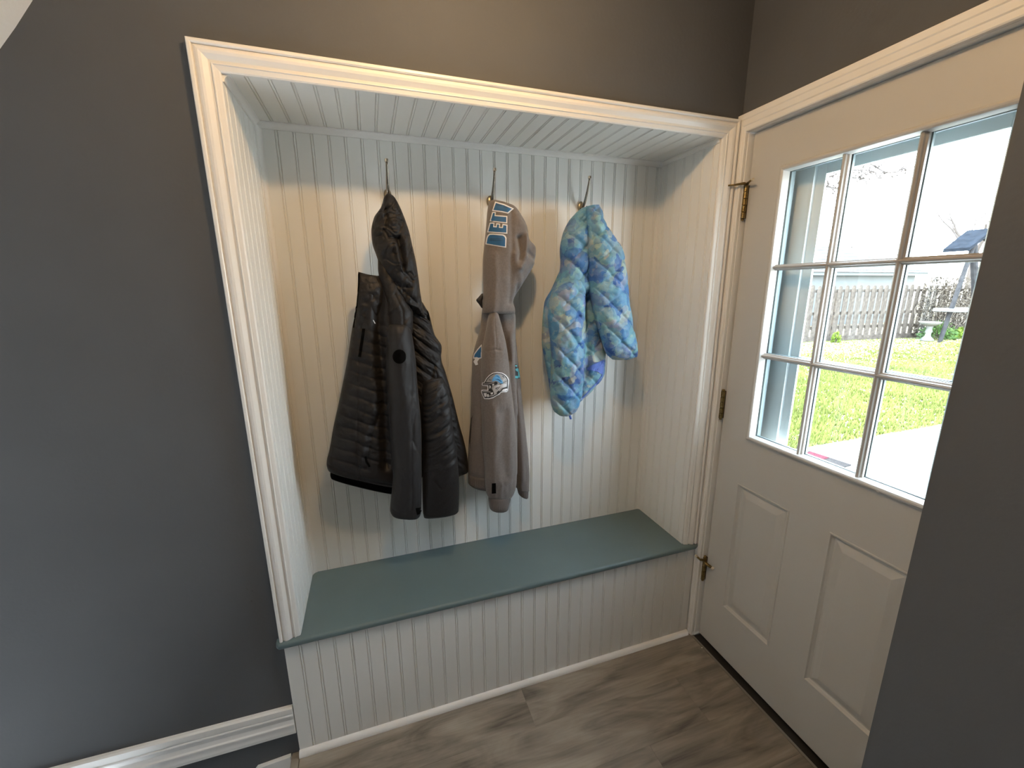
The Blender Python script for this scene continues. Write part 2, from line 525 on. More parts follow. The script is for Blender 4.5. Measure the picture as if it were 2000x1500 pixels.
bm.faces.new(vb[::-1]); bm.faces.new(vt)
es = [e for e in bm.edges if all(v.co.y < -0.015 for v in e.verts) and abs(e.verts[0].co.z - e.verts[1].co.z) < 1e-5]
bmesh.ops.bevel(bm, geom=es, offset=0.009, segments=5, affect='EDGES', profile=0.5)
bpart('seat', bm, M_SEAT)
bm = bmesh.new()
bx(bm, XB, XCR - 0.004, 0.0, 0.0125, 0, ZS - 0.023)
bpart('front_panel', bm, M_BEAD)
fr = Matrix.Translation((-1.0, -0.0125, 0))
boards(bench, XB, XCR - 0.004, 0.3026, ZS - 0.023, fr)
bm = bmesh.new()
r = 0.016
prism(bm, [(0, 0)] + [(r * math.cos(a), 1.15 * r * math.sin(a)) for a in [math.pi / 2 * k / 8 for k in range(9)]],
      lambda s, h: (XB - 0.001, -0.0128 - s, h + 0.0005), lambda s, h: (XCR - 0.002, -0.0128 - s, h + 0.0005))
bpart('quarter_round', bm, M_WHITE, smooth=False)

# ------------------------------------------------------------------ interior door
XS = 1.844
SY0, SY1, SZ0, SZ1 = -0.042, -0.847, 0.014, 2.040
GY = [-0.175, -0.3547, -0.5343, -0.714]
GZ = [0.9906, 1.2911, 1.5915, 1.892]
door = thing('door_1', 'white half-glazed door with nine panes and two raised panels', 'door', (XS, SY0, 0.0))
del door['category']; door['kind'] = 'structure'
DO = Vector(door.location)
def dpart(name, bm, mt, parent=None, smooth=False):
    for v in bm.verts:
        v.co -= DO
    o = from_bm(name, bm, mt, door if parent is None else parent, smooth=smooth)
    return o
PAN = [(-0.1448, -0.3611, 0.2376, 0.7919), (-0.4938, -0.7100, 0.2376, 0.7919)]
HOLE = (-0.168, -0.721, 0.984, 1.899)
bm = bmesh.new()
ys = sorted({SY0, SY1, HOLE[0], HOLE[1], PAN[0][0], PAN[0][1], PAN[1][0], PAN[1][1]}, reverse=True)
zs = sorted({SZ0, SZ1, HOLE[2], HOLE[3], PAN[0][2], PAN[0][3]})
def inside(y, z, r):
    return r[1] < y < r[0] and r[2] < z < r[3]
for x, holes in ((XS, PAN + [HOLE]), (XS + 0.044, [HOLE])):
    for i in range(len(ys) - 1):
        for j in range(len(zs) - 1):
            cy, cz = (ys[i] + ys[i + 1]) / 2, (zs[j] + zs[j + 1]) / 2
            if any(inside(cy, cz, h) for h in holes):
                continue
            bm.faces.new([bm.verts.new(c) for c in ((x, ys[i], zs[j]), (x, ys[i + 1], zs[j]), (x, ys[i + 1], zs[j + 1]), (x, ys[i], zs[j + 1]))])
def rim(y0, y1, z0, z1):
    c = [(y0, z0), (y1, z0), (y1, z1), (y0, z1)]
    for i in range(4):
        a, b = c[i], c[(i + 1) % 4]
        bm.faces.new([bm.verts.new(p) for p in ((XS, *a), (XS, *b), (XS + 0.044, *b), (XS + 0.044, *a))])
rim(SY0, SY1, SZ0, SZ1)
rim(*HOLE)
bmesh.ops.remove_doubles(bm, verts=bm.verts, dist=1e-5)
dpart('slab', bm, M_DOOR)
for (y0, y1, z0, z1) in PAN:
    bm = bmesh.new()
    rings = []
    for ins, dep in ((0, 0), (0.0015, -0.0022), (0.005, -0.0022), (0.008, 0.0025), (0.014, 0.0075), (0.019, 0.0075), (0.030, 0.0035), (0.044, -0.0005), (0.046, -0.0005)):
        rings.append([bm.verts.new((XS + dep, y, z)) for y, z in ((y0 - ins, z0 + ins), (y1 + ins, z0 + ins), (y1 + ins, z1 - ins), (y0 - ins, z1 - ins))])
    for a, b in zip(rings[:-1], rings[1:]):
        for i in range(4):
            bm.faces.new((a[i], a[(i + 1) % 4], b[(i + 1) % 4], b[i]))
    bm.faces.new(rings[-1])
    dpart('raised_panel', bm, M_DOOR)
# glazing frame
def ringframe(name, spec, mt, x_of):
    bm = bmesh.new()
    rings = []
    y0, y1, z0, z1 = GY[0], GY[3], GZ[0], GZ[3]
    for ins, x in spec:
        rings.append([bm.verts.new((x, y, z)) for y, z in ((y0 - ins, z0 + ins), (y1 + ins, z0 + ins), (y1 + ins, z1 - ins), (y0 - ins, z1 - ins))])
    for a, b in zip(rings, rings[1:] + rings[:1]):
        for i in range(4):
            bm.faces.new((a[i], a[(i + 1) % 4], b[(i + 1) % 4], b[i]))
    return dpart(name, bm, mt)
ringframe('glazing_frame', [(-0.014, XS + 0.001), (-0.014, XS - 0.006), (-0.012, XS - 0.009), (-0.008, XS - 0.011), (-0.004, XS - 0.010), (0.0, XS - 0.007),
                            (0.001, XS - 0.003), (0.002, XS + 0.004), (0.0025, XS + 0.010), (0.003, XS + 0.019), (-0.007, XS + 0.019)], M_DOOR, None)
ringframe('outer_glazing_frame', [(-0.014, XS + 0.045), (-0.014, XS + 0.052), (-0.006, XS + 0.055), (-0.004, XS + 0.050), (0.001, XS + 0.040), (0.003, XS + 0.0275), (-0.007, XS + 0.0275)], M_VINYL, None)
XG = XS + 0.022
def muntin_prof(wd):
    return [(-wd / 2, 0.0), (-wd / 2, 0.008), (-wd / 2 + 0.002, 0.0100), (-wd * 0.30, 0.0115), (-wd * 0.22, 0.0165), (0, 0.0195), (wd * 0.22, 0.0165), (wd * 0.30, 0.0115), (wd / 2 - 0.002, 0.0100), (wd / 2, 0.008), (wd / 2, 0.0)]
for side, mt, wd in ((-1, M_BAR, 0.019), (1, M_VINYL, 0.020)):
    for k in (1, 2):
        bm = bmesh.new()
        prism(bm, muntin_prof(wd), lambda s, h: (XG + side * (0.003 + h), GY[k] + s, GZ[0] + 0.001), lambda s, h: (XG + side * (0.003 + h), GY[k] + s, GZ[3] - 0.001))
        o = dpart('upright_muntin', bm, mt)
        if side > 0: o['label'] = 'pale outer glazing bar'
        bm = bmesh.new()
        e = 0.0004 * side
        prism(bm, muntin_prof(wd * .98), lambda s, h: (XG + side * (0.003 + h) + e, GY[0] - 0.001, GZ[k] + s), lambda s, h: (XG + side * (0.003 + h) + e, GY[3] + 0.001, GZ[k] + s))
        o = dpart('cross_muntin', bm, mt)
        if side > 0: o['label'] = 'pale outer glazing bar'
for i in range(3):
    for j in range(3):
        bm = bmesh.new()
        bm.faces.new([bm.verts.new((XG, y, z)) for y, z in ((GY[i], GZ[j]), (GY[i + 1], GZ[j]), (GY[i + 1], GZ[j + 1]), (GY[i], GZ[j + 1]))])
        dpart('pane', bm, M_GLASS)
# plug screws in the glazing frame
for y, z in ((-0.30, 0.9815), (-0.60, 0.9815)):
    bm = bmesh.new()
    lathe(bm, [(0.0045, 0), (0.0045, 0.001), (0.0038, 0.0016)], (XS - 0.0115, y, z), 'x', 12)
    for v in bm.verts: v.co.x = 2 * (XS - 0.0105) - v.co.x
    dpart('screw_plug', bm, M_DOOR)
# hinges
for zc, stop in ((1.820, 1), (1.078, 0), (0.344, 2)):
    bm = bmesh.new()
    hx, hy = 1.8325, -0.0395
    bx(bm, hx + 0.002, XS + 0.0, hy - 0.0035, hy + 0.002, zc - 0.055, zc + 0.055)
    hg = dpart('hinge', bm, M_DARKBR)
    for k in range(5):
        bm = bmesh.new()
        z0 = zc - 0.055 + 0.022 * k
        lathe(bm, [(0.0052, z0 + 0.0002), (0.0078, z0 + 0.0012), (0.0078, z0 + 0.0206), (0.0052, z0 + 0.0218)], (hx, hy, 0), 'z', 14)
        dpart('knuckle', bm, M_BRASS, hg, smooth=False)
    bm = bmesh.new()
    lathe(bm, [(0.003, zc + 0.054), (0.0062, zc + 0.057), (0.0062, zc + 0.0595), (0.004, zc + 0.062)], (hx, hy, 0), 'z', 14)
    lathe(bm, [(0.002, zc - 0.062), (0.0052, zc - 0.060), (0.0052, zc - 0.0575), (0.003, zc - 0.055)], (hx, hy, 0), 'z', 14)
    dpart('hinge_pin', bm, M_BRASS, hg)
    if stop:
        zz = zc + (0.0585 if stop == 1 else 0.040)
        bm = bmesh.new()
        lathe(bm, [(0.0085, zz - 0.0016), (0.0085, zz + 0.0016)], (hx, hy, 0), 'z', 14)
        if stop == 1:
            tube(bm, [(hx, hy, zz), (hx - 0.022, hy - 0.010, zz - 0.001), (hx - 0.045, hy + 0.010, zz - 0.003), (hx - 0.060, hy + 0.020, zz - 0.004)], [0.006, 0.0065, 0.0045, 0.0042], 8, 0.7)
            tube(bm, [(hx, hy, zz), (hx - 0.016, hy - 0.030, zz + 0.003), (hx - 0.020, hy - 0.042, zz + 0.004)], [0.005, 0.0036, 0.0036], 8, 0.8)
        else:
            tube(bm, [(hx, hy, zz), (hx - 0.020, hy + 0.006, zz + 0.004), (hx - 0.034, hy + 0.012, zz + 0.018)], [0.0075, 0.0060, 0.0050], 8, 0.8)
            tube(bm, [(hx, hy, zz), (hx - 0.010, hy - 0.018, zz - 0.002), (hx + 0.004, hy - 0.038, zz - 0.012)], [0.0075, 0.0075, 0.0070], 8, 0.8)
        st = dpart('door_stop', bm, M_BRASS, hg, smooth=True)
        bm = bmesh.new()
        if stop == 1:
            tube(bm, [(hx - 0.020, hy - 0.041, zz + 0.004), (hx - 0.021, hy - 0.047, zz + 0.0045)], 0.0048, 10)
        else:
            tube(bm, [(hx - 0.034, hy + 0.012, zz + 0.018), (hx - 0.038, hy + 0.0135, zz + 0.023)], 0.0052, 10)
            tube(bm, [(hx + 0.003, hy - 0.036, zz - 0.011), (hx + 0.007, hy - 0.044, zz - 0.015)], 0.0075, 10)
        dpart('rubber_tip', bm, M_IVORY, hg)
# threshold
th = thing('trim', 'worn metal strip and dark gap under the door', 'trim', (1.83, -0.44, 0))
del th['category']; th['kind'] = 'structure'; th.name = 'trim_9'
def tpart(name, *a):
    bm = bmesh.new(); bx(bm, *a[:6], a[7])
    for v in bm.verts: v.co -= Vector(th.location)
    return from_bm(name, bm, a[6], th)
tpart('edge_strip', XD - 0.016, XD - 0.006, -0.036, -0.948, -0.006, 0.003, M_ALU, 0.0015)
tpart('sweep', XD - 0.006, XS + 0.03, -0.037, -0.852, -0.02, -0.004, M_RUBBER, 0.0)
tpart('sill', XS + 0.03, 1.99, -0.037, -0.852, -0.05, 0.010, M_ALU, 0.001)
o = box('debris_chip', 1.803, 1.807, -0.105, -0.102, 0.0001, 0.004, M_WHITE, None, bev=0.0008)
tag(o, 'tiny white paint chip lying on the floor by the door threshold', 'paint chip')

# ------------------------------------------------------------------ storm door and outer frame
sd = thing('door_2', 'white storm door outside the half-glazed door', 'door', (1.94, -0.04, 0))
del sd['category']; sd['kind'] = 'structure'
def spart(name, bm, mt):
    for v in bm.verts: v.co -= Vector(sd.location)
    return from_bm(name, bm, mt, sd)
def sbox(name, *a, mt=M_STORM, bev=0.002):
    bm = bmesh.new(); bx(bm, *a, bev); return spart(name, bm, mt)
SL, SR, ST, SM = -0.243, -0.650, 1.873, 1.281
for (a, b) in ((-0.040, SL + 0.03), (SR - 0.03, -0.850)):
    sbox('stile', 1.925, 1.952, a, b, 0.02, 2.02)
for (a, b) in ((SL + 0.032, SL), (SR, SR - 0.032)):
    sbox('sash_rail', 1.937, 1.945, a, b, 0.30, ST + 0.03, mt=M_STORM)
sbox('top_rail', 1.925, 1.952, -0.205, -0.675, ST + 0.03, 2.02)
sbox('top_sash', 1.937, 1.945, SL, SR, ST, ST + 0.032, mt=M_STORM)
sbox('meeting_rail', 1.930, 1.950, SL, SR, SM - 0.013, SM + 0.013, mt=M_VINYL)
sbox('bottom_panel', 1.925, 1.952, -0.205, -0.675, 0.02, 0.55)
for z0, z1 in ((0.55, SM - 0.013), (SM + 0.013, ST)):
    bm = bmesh.new()
    bm.faces.new([bm.verts.new((1.9405, y, z)) for y, z in ((SL, z0), (SR, z0), (SR, z1), (SL, z1))])
    spart('pane', bm, M_GLASS)
for z in (1.72, 1.50, 1.24, 1.02):
    bm = bmesh.new()
    lathe(bm, [(0.004, 0), (0.0035, 0.0015)], (1.9245, -0.135, z), 'x', 10)
    for v in bm.verts: v.co.x = 2 * 1.9245 - v.co.x
    spart('screw', bm, M_ALU)

# ------------------------------------------------------------------ coat hooks
def hook(x, label):
    t = thing('coat_hook', label, 'hook', (x, D, 1.84), 'coat hooks on the beadboard')
    bm = bmesh.new()
    lathe(bm, [(0.010, 0), (0.0125, 0.002), (0.0125, 0.006), (0.009, 0.010)], (0, -0.0100, 0), 'y', 18)
    for v in bm.verts:
        v.co.z *= 1.55
        v.co.y = -0.0005 - (v.co.y + 0.0100)
    from_bm('base_plate', bm, M_PLATE, t, smooth=True)
    bm = bmesh.new()
    pts, rad = [], []
    for k in range(13):
        s = k / 12
        pts.append((0, -0.008 - 0.062 * (s ** 0.62), -0.010 + 0.098 * s ** 1.25))
        rad.append(0.0068 - 0.0034 * s)
    tube(bm, pts, rad, 8, 0.7)
    from_bm('upper_prong', bm, M_NICKEL, t, smooth=True)
    bm = bmesh.new()
    lathe(bm, [(0.005, 0), (0.0068, 0.0008), (0.0068, 0.0085), (0.006, 0.0095)], (0, -0.070, 0.0865), 'z', 18)
    from_bm('end_cap', bm, M_NICKELCAP, t)
    bm = bmesh.new()
    pts = [(0, -0.008, -0.010), (0, -0.022, -0.024), (0, -0.040, -0.028), (0, -0.052, -0.020), (0, -0.056, -0.006)]
    tube(bm, pts, [0.006, 0.005, 0.0045, 0.004, 0.004], 8, 0.7)
    from_bm('lower_prong', bm, M_NICKEL, t, smooth=True)
hook(0.637, 'metal coat hook above the black jacket')
hook(0.998, 'metal coat hook above the grey hoodie')
hook(1.368, 'metal coat hook above the blue quilted jacket')
# ------------------------------------------------------------------ garments
def vnoise(x, y, seed=0):
    """smooth value noise, vectorised, about -1..1"""
    xi, yi = np.floor(x).astype(int), np.floor(y).astype(int)
    fx, fy = x - xi, y - yi
    fx = fx * fx * fx * (fx * (fx * 6 - 15) + 10)
    fy = fy * fy * fy * (fy * (fy * 6 - 15) + 10)
    def h(a, b):
        v = np.sin(a * 127.1 + b * 311.7 + seed * 74.7) * 43758.5453
        return (v - np.floor(v)) * 2 - 1
    return (h(xi, yi) * (1 - fx) + h(xi + 1, yi) * fx) * (1 - fy) + (h(xi, yi + 1) * (1 - fx) + h(xi + 1, yi + 1) * fx) * fy
def fbm(x, y, seed=0, o=3):
    r = 0; a = 1.0
    for k in range(o):
        r = r + a * vnoise(x * 2 ** k, y * 2 ** k, seed + k * 13); a *= 0.5
    return r
def segd(u, v, a, b):
    ax, ay = a; bx_, by = b
    dx, dy = bx_ - ax, by - ay
    t = np.clip(((u - ax) * dx + (v - ay) * dy) / (dx * dx + dy * dy + 1e-9), 0, 1)
    return np.hypot(u - ax - t * dx, v - ay - t * dy)
def line(u, v, pts, depth, width, sharp=True):
    """crease (depth<0) or ridge (depth>0) along a polyline, width as measured on the photograph"""
    d = np.full(u.shape, 1e9)
    for a, b in zip(pts[:-1], pts[1:]):
        d = np.minimum(d, segd(u, v, a, b))
    return depth * (np.exp(-d / width) if sharp else np.exp(-(d / width) ** 2))
def smoothcol(t, T, c):
    """monotone-ish cubic through the row values"""
    n = len(T)
    m = np.zeros(n)
    d = np.diff(c) / np.diff(T)
    for i in range(1, n - 1):
        m[i] = 0 if d[i - 1] * d[i] <= 0 else 2 * d[i - 1] * d[i] / (d[i - 1] + d[i])
    m[0], m[-1] = d[0], d[-1]
    i = np.clip(np.searchsorted(T, t) - 1, 0, n - 2)
    h = T[i + 1] - T[i]; s = (t - T[i]) / h
    return (c[i] * (2 * s ** 3 - 3 * s ** 2 + 1) + m[i] * h * (s ** 3 - 2 * s ** 2 + s) + c[i + 1] * (-2 * s ** 3 + 3 * s ** 2) + m[i + 1] * h * (s ** 3 - s ** 2))
BVHS = {}
def cloth(name, parent, mt, yc, rows, disp=None, step=1.6, yaw=0.0, back=0.45, pw=0.75):
    """a padded tube of cloth: rows of (left u, left v, right u, right v, half thickness) measured on the photograph at depth yc"""
    R = np.array(rows, float)
    mid = (R[:, 0:2] + R[:, 2:4]) / 2
    T = np.concatenate([[0], np.cumsum(np.maximum(1, np.hypot(*np.diff(mid, axis=0).T)))])
    n = max(6, int(T[-1] / step))
    t = np.linspace(0, T[-1], n)
    C = [smoothcol(t, T, R[:, k]) for k in range(5)]
    wpx = np.max(np.hypot(R[:, 2] - R[:, 0], R[:, 3] - R[:, 1]))
    nf = max(12, int(wpx * 1.35 / step)); nb = 10
    th = np.concatenate([np.linspace(math.pi, 0, nf), np.linspace(0, -math.pi, nb + 2)[1:-1]])
    m_ = len(th)
    V = np.zeros((n, m_, 3)); UV = np.zeros((n, m_, 2)); FW = np.zeros((n, m_)); OUT = np.zeros((n, m_, 3))
    for i in range(n):
        ul, vl, ur, vr, hh = [C[k][i] for k in range(5)]
        half = 0.5 * (W(ur, vr, yc) - W(ul, vl, yc))
        yl = yc + yaw * np.linalg.norm(half); yr = yc - yaw * np.linalg.norm(half)
        pl, pr = W(ul, vl, yl), W(ur, vr, yr)
        c0 = (pl + pr) / 2; hf = (pr - pl) / 2
        o = np.cross(hf, [0, 0, -1.0]); o = np.array([o[0], o[1], 0]); o /= np.linalg.norm(o) + 1e-9
        if o[1] > 0: o = -o
        s = np.sin(th); cth = np.cos(th)
        prof = np.sign(s) * np.abs(s) ** pw
        d = np.where(s >= 0, prof * hh, prof * hh * back)
        V[i] = c0 + hf * cth[:, None] + o * d[:, None]
        UV[i, :, 0] = (ul + ur) / 2 + (ur - ul) / 2 * cth
        UV[i, :, 1] = (vl + vr) / 2 + (vr - vl) / 2 * cth
        FW[i] = np.clip(s, 0, 1) ** 0.5
        OUT[i] = o
    if disp is not None:
        dd = disp(UV[..., 0], UV[..., 1])
        V += OUT * (dd * FW)[..., None]
    V[..., 1] = np.minimum(V[..., 1], D - 0.006)
    off = np.array(parent.location)
    verts = (V.reshape(-1, 3) - off)
    faces = []
    idx = np.arange(n * m_).reshape(n, m_)
    a = idx[:-1, :]; b = idx[1:, :]
    a2 = np.roll(a, -1, 1); b2 = np.roll(b, -1, 1)
    F = np.stack([a, a2, b2, b], -1).reshape(-1, 4)
    vl = verts.tolist(); top = len(vl); vl.append((V[0].mean(0) - off).tolist()); vl.append((V[-1].mean(0) - off).tolist())
    F = F.tolist()
    for k in range(m_):
        F.append([int(idx[0, (k + 1) % m_]), int(idx[0, k]), top])
        F.append([int(idx[-1, k]), int(idx[-1, (k + 1) % m_]), top + 1])
    me = bpy.data.meshes.new(name)
    me.from_pydata(vl, [], F)
    me.polygons.foreach_set('use_smooth', [True] * len(me.polygons))
    me.update()
    o = link(name, me, mt, parent)
    bvh = BVHTree.FromPolygons([tuple(np.array(x) + off) for x in vl], F)
    BVHS.setdefault(parent.name, []).append(bvh)
    return o
def hit(bvhs, u, v):
    d = Vector(ray(u, v)).normalized(); best = None
    for b in bvhs:
        r = b.ray_cast(Vector(CAM), d)
        if r[0] is not None and (best is None or r[3] < best[3]):
            best = r
    return best, d
def patch(name, parent, mt, poly, off=0.0012, step=3.0, holes=(), bvhs=None, label=None, thick=0.0010):
    """flat applique laid on the cloth it touches"""
    bv = bvhs or BVHS[parent.name.split('|')[0]]
    pts, edges = [], []
    for lp in (poly, *holes):
        s = len(pts)
        dense = []
        for a, b in zip(lp, lp[1:] + lp[:1]):
            k = max(1, int(math.hypot(b[0] - a[0], b[1] - a[1]) / step))
            dense += [(a[0] + (b[0] - a[0]) * i / k, a[1] + (b[1] - a[1]) * i / k) for i in range(k)]
        pts += dense
        edges += [(s + i, s + (i + 1) % len(dense)) for i in range(len(dense))]
    def inpoly(x, y, lp):
        c = False
        for (x1, y1), (x2, y2) in zip(lp, lp[1:] + lp[:1]):
            if (y1 > y) != (y2 > y) and x < (x2 - x1) * (y - y1) / (y2 - y1) + x1:
                c = not c
        return c
    us = [p[0] for p in poly]; vs = [p[1] for p in poly]
    x = min(us) + step / 2
    while x < max(us):
        y = min(vs) + step / 2
        while y < max(vs):
            if inpoly(x, y, poly) and not any(inpoly(x, y, h) for h in holes):
                pts.append((x, y))
            y += step
        x += step
    vo, eo, fo, *_ = geometry.delaunay_2d_cdt([Vector(p) for p in pts], edges, [], 1, 1e-4)
    P3 = []
    last = None
    for p in vo:
        r, d = hit(bv, p[0], p[1])
        if r is None:
            depth = last if last is not None else 1.4
        else:
            depth = r[3]; last = depth
        P3.append(Vector(CAM) + d * (depth - off) - Vector(parent_world(parent)))
    keep = []
    for f in fo:
        c = [sum(vo[i][k] for i in f) / len(f) for k in (0, 1)]
        if inpoly(c[0], c[1], poly) and not any(inpoly(c[0], c[1], h) for h in holes):
            keep.append(list(f))
    me = bpy.data.meshes.new(name)
    me.from_pydata(P3, [], keep)
    me.update()
    o = link(name, me, mt, parent)
    # face the viewer side, then give the applique a thickness
    if len(me.polygons) and sum((Vector(CAM) - Vector(parent_world(parent)) - p.center).dot(p.normal) for p in me.polygons) < 0:
        me.flip_normals()
    sm = o.modifiers.new('thickness', 'SOLIDIFY'); sm.thickness = thick; sm.offset = -1
    if label: o['label'] = label
    return o
def parent_world(o):
    v = Vector(o.location)
    while o.parent is not None:
        o = o.parent; v += Vector(o.location)
    return v
def stroke(pts, w):
    """outline polygon of a stroke of width w"""
    L, Rr = [], []
    for i, p in enumerate(pts):
        a = pts[max(i - 1, 0)]; b = pts[min(i + 1, len(pts) - 1)]
        dx, dy = b[0] - a[0], b[1] - a[1]; l = math.hypot(dx, dy) or 1
        ww = w[i] if hasattr(w, '__len__') else w
        L.append((p[0] - dy / l * ww / 2, p[1] + dx / l * ww / 2)); Rr.append((p[0] + dy / l * ww / 2, p[1] - dx / l * ww / 2))
    return L + Rr[::-1]

def fabric(name, color, rough, sheen, scale, strength, dist, spec=0.3, weave=None, noise=None):
    return mat(name, color, rough, spec=spec, bump=(scale, strength, dist), sheen=sheen, noise=noise)
M_NYLON = fabric('black_nylon', (0.012, 0.011, 0.0115), 0.52, 0.02, 260, 0.5, 0.0015, spec=0.26)
M_NYLON2 = fabric('black_smooth_nylon', (0.018, 0.0175, 0.019), 0.54, 0.04, 420, 0.3, 0.0008, spec=0.24)
M_BLACK = mat('black_trim', (0.002, 0.002, 0.002), 0.9, spec=0.05)
M_FLEECE = fabric('taupe_fleece', (0.150, 0.132, 0.124), 0.92, 0.25, 500, 0.8, 0.0012, spec=0.15, noise=(160, 0.10))
M_RIB = fabric('taupe_rib_knit', (0.125, 0.110, 0.104), 0.95, 0.2, 350, 0.8, 0.0012, spec=0.15)
M_LBLUE = mat('team_blue', (0.014, 0.095, 0.230), 0.7, bump=(600, .5, .0008))
M_SKY = mat('bright_blue', (0.12, 0.36, 0.66), 0.6)
M_PWHITE = mat('patch_white', (0.72, 0.72, 0.74), 0.6)
M_PGREY = mat('patch_grey', (0.30, 0.29, 0.29), 0.5)
M_PLIGHT = mat('patch_silver', (0.48, 0.48, 0.50), 0.5)
M_PBLACK = mat('patch_black', (0.015, 0.015, 0.017), 0.6)
M_PERI = fabric('periwinkle_lining', (0.10, 0.17, 0.50), 0.6, 0.1, 300, 0.4, 0.001)
M_TEAL = mat('patch_teal', (0.10, 0.42, 0.50), 0.6)

def camo():
    m = bpy.data.materials.new('blue_watercolour_print')
    m.use_nodes = True
    n, l = m.node_tree.nodes, m.node_tree.links
    p = n['Principled BSDF']
    p.inputs['Roughness'].default_value = 0.5
    p.inputs['Specular IOR Level'].default_value = 0.35
    t = n.new('ShaderNodeTexCoord')
    def vor(scale, dist, seed):
        mp = n.new('ShaderNodeMapping'); mp.inputs['Location'].default_value = (seed, seed * .7, seed * .3)
        l.new(t.outputs['Object'], mp.inputs['Vector'])
        nz = n.new('ShaderNodeTexNoise'); nz.inputs['Scale'].default_value = scale * 1.1; nz.inputs['Detail'].default_value = 3
        l.new(mp.outputs[0], nz.inputs['Vector'])
        ms = n.new('ShaderNodeVectorMath'); ms.operation = 'SCALE'; ms.inputs['Scale'].default_value = dist
        l.new(nz.outputs['Color'], ms.inputs[0])
        ad = n.new('ShaderNodeVectorMath'); l.new(mp.outputs[0], ad.inputs[0]); l.new(ms.outputs[0], ad.inputs[1])
        v = n.new('ShaderNodeTexVoronoi'); v.inputs['Scale'].default_value = scale
        l.new(ad.outputs[0], v.inputs['Vector'])
        s = n.new('ShaderNodeSeparateColor'); l.new(v.outputs['Color'], s.inputs[0])
        return s
    def ramp(src, cols):
        r = n.new('ShaderNodeValToRGB'); c = r.color_ramp
        c.elements[0].position = cols[0][0]; c.elements[0].color = (*cols[0][1], 1)
        c.elements[1].position = cols[1][0]; c.elements[1].color = (*cols[1][1], 1)
        for q in cols[2:]:
            e = c.elements.new(q[0]); e.color = (*q[1], 1)
        l.new(src, r.inputs['Fac'])
        return r
    a = vor(21, 0.06, 1.3); b = vor(52, 0.03, 4.1)
    pal = [(0.0, (0.022, 0.045, 0.17)), (1.0, (0.42, 0.46, 0.26)), (0.16, (0.035, 0.10, 0.32)), (0.30, (0.09, 0.25, 0.36)),
           (0.46, (0.22, 0.40, 0.40)), (0.58, (0.09, 0.10, 0.26)), (0.70, (0.17, 0.36, 0.33)), (0.84, (0.30, 0.31, 0.38))]
    ra = ramp(a.outputs[0], pal); rb = ramp(b.outputs[0], pal)
    mx = n.new('ShaderNodeMix'); mx.data_type = 'RGBA'; mx.inputs[0].default_value = 0.33
    l.new(ra.outputs[0], mx.inputs[6]); l.new(rb.outputs[0], mx.inputs[7])
    # large drifts of bluer cloth lower down the sleeves
    n3 = n.new('ShaderNodeTexNoise'); n3.inputs['Scale'].default_value = 7; n3.inputs['Detail'].default_value = 2
    l.new(t.outputs['Object'], n3.inputs['Vector'])
    r3 = ramp(n3.outputs['Fac'], [(0.40, (0, 0, 0)), (0.62, (1, 1, 1))])
    m3 = n.new('ShaderNodeMix'); m3.data_type = 'RGBA'
    ml = n.new('ShaderNodeMath'); ml.operation = 'MULTIPLY'; ml.inputs[1].default_value = 0.40
    l.new(r3.outputs[0], ml.inputs[0]); l.new(ml.outputs[0], m3.inputs[0])
    l.new(mx.outputs[2], m3.inputs[6]); m3.inputs[7].default_value = (0.06, 0.22, 0.50, 1)
    l.new(m3.outputs[2], p.inputs['Base Color'])
    nb = n.new('ShaderNodeTexNoise'); nb.inputs['Scale'].default_value = 150; nb.inputs['Detail'].default_value = 4
    l.new(t.outputs['Object'], nb.inputs['Vector'])
    bp_ = n.new('ShaderNodeBump'); bp_.inputs['Strength'].default_value = .45; bp_.inputs['Distance'].default_value = .002
    l.new(nb.outputs['Fac'], bp_.inputs['Height']); l.new(bp_.outputs['Normal'], p.inputs['Normal'])
    return m
M_CAMO = camo()

# ---- black jacket
jk = thing('hooded_jacket', 'black quilted hooded jacket hanging from the hook on the left', 'jacket', (0.637, 0.25, 0.69))
def hquilt(slope=0.32, per=22.0, ph_=0.0, dep=0.006):
    def f(u, v):
        s = v - slope * (u - 700) + 2.5 * vnoise(u / 30, v / 40, 3)
        d = np.abs((s - ph_ + per / 2) % per - per / 2)
        return -dep * np.exp(-d / 3.4) + 0.0014 * vnoise(u / 7, v / 5, 5) + 0.003 * vnoise(u / 26, v / 16, 6)
    return f
q1 = hquilt()
def d_front(u, v):
    r = q1(u, v) * np.clip((v - 600) / 60, 0, 1) * np.clip((912 - v) / 10, 0, 1)
    r += line(u, v, [(741, 520), (738, 640), (748, 760), (752, 900)], -0.022, 10, False)
    r += line(u, v, [(712, 545), (707, 640), (700, 700), (696, 860), (700, 930)], -0.004, 2.2)
    r += line(u, v, [(722, 560), (722, 640), (728, 720), (727, 790)], 0.006, 9, False)
    r += line(u, v, [(730, 788), (712, 840), (702, 895)], 0.0065, 6, False)
    r += line(u, v, [(742, 790), (722, 850), (714, 905)], -0.007, 3)
    r += line(u, v, [(642, 902), (700, 923), (764, 940)], -0.004, 2.5)
    return r
def d_wr(a, b, sc, am, seed):
    def f(u, v):
        p = a * u + b * v; q = -b * u + a * v
        return am * fbm(p / sc, q / (sc * 0.3), seed)
    return f
back_w = d_wr(0.8, 0.6, 20, 0.004, 9)
def d_back(u, v):
    s = v - 0.75 * (u - 800)
    d = np.abs((s + 13) % 26 - 13)
    r = -0.008 * np.exp(-d / 3.2) * np.clip((790 - v) / 40, 0, 1)
    r += line(u, v, [(812, 690), (845, 712), (838, 735), (830, 770), (832, 800)], -0.006, 2.5)
    r += line(u, v, [(865, 690), (846, 708), (842, 720)], -0.006, 3)
    r += line(u, v, [(846, 715), (858, 770), (872, 830), (878, 900)], -0.004, 2.5)
    return r + back_w(u, v) * 0.8
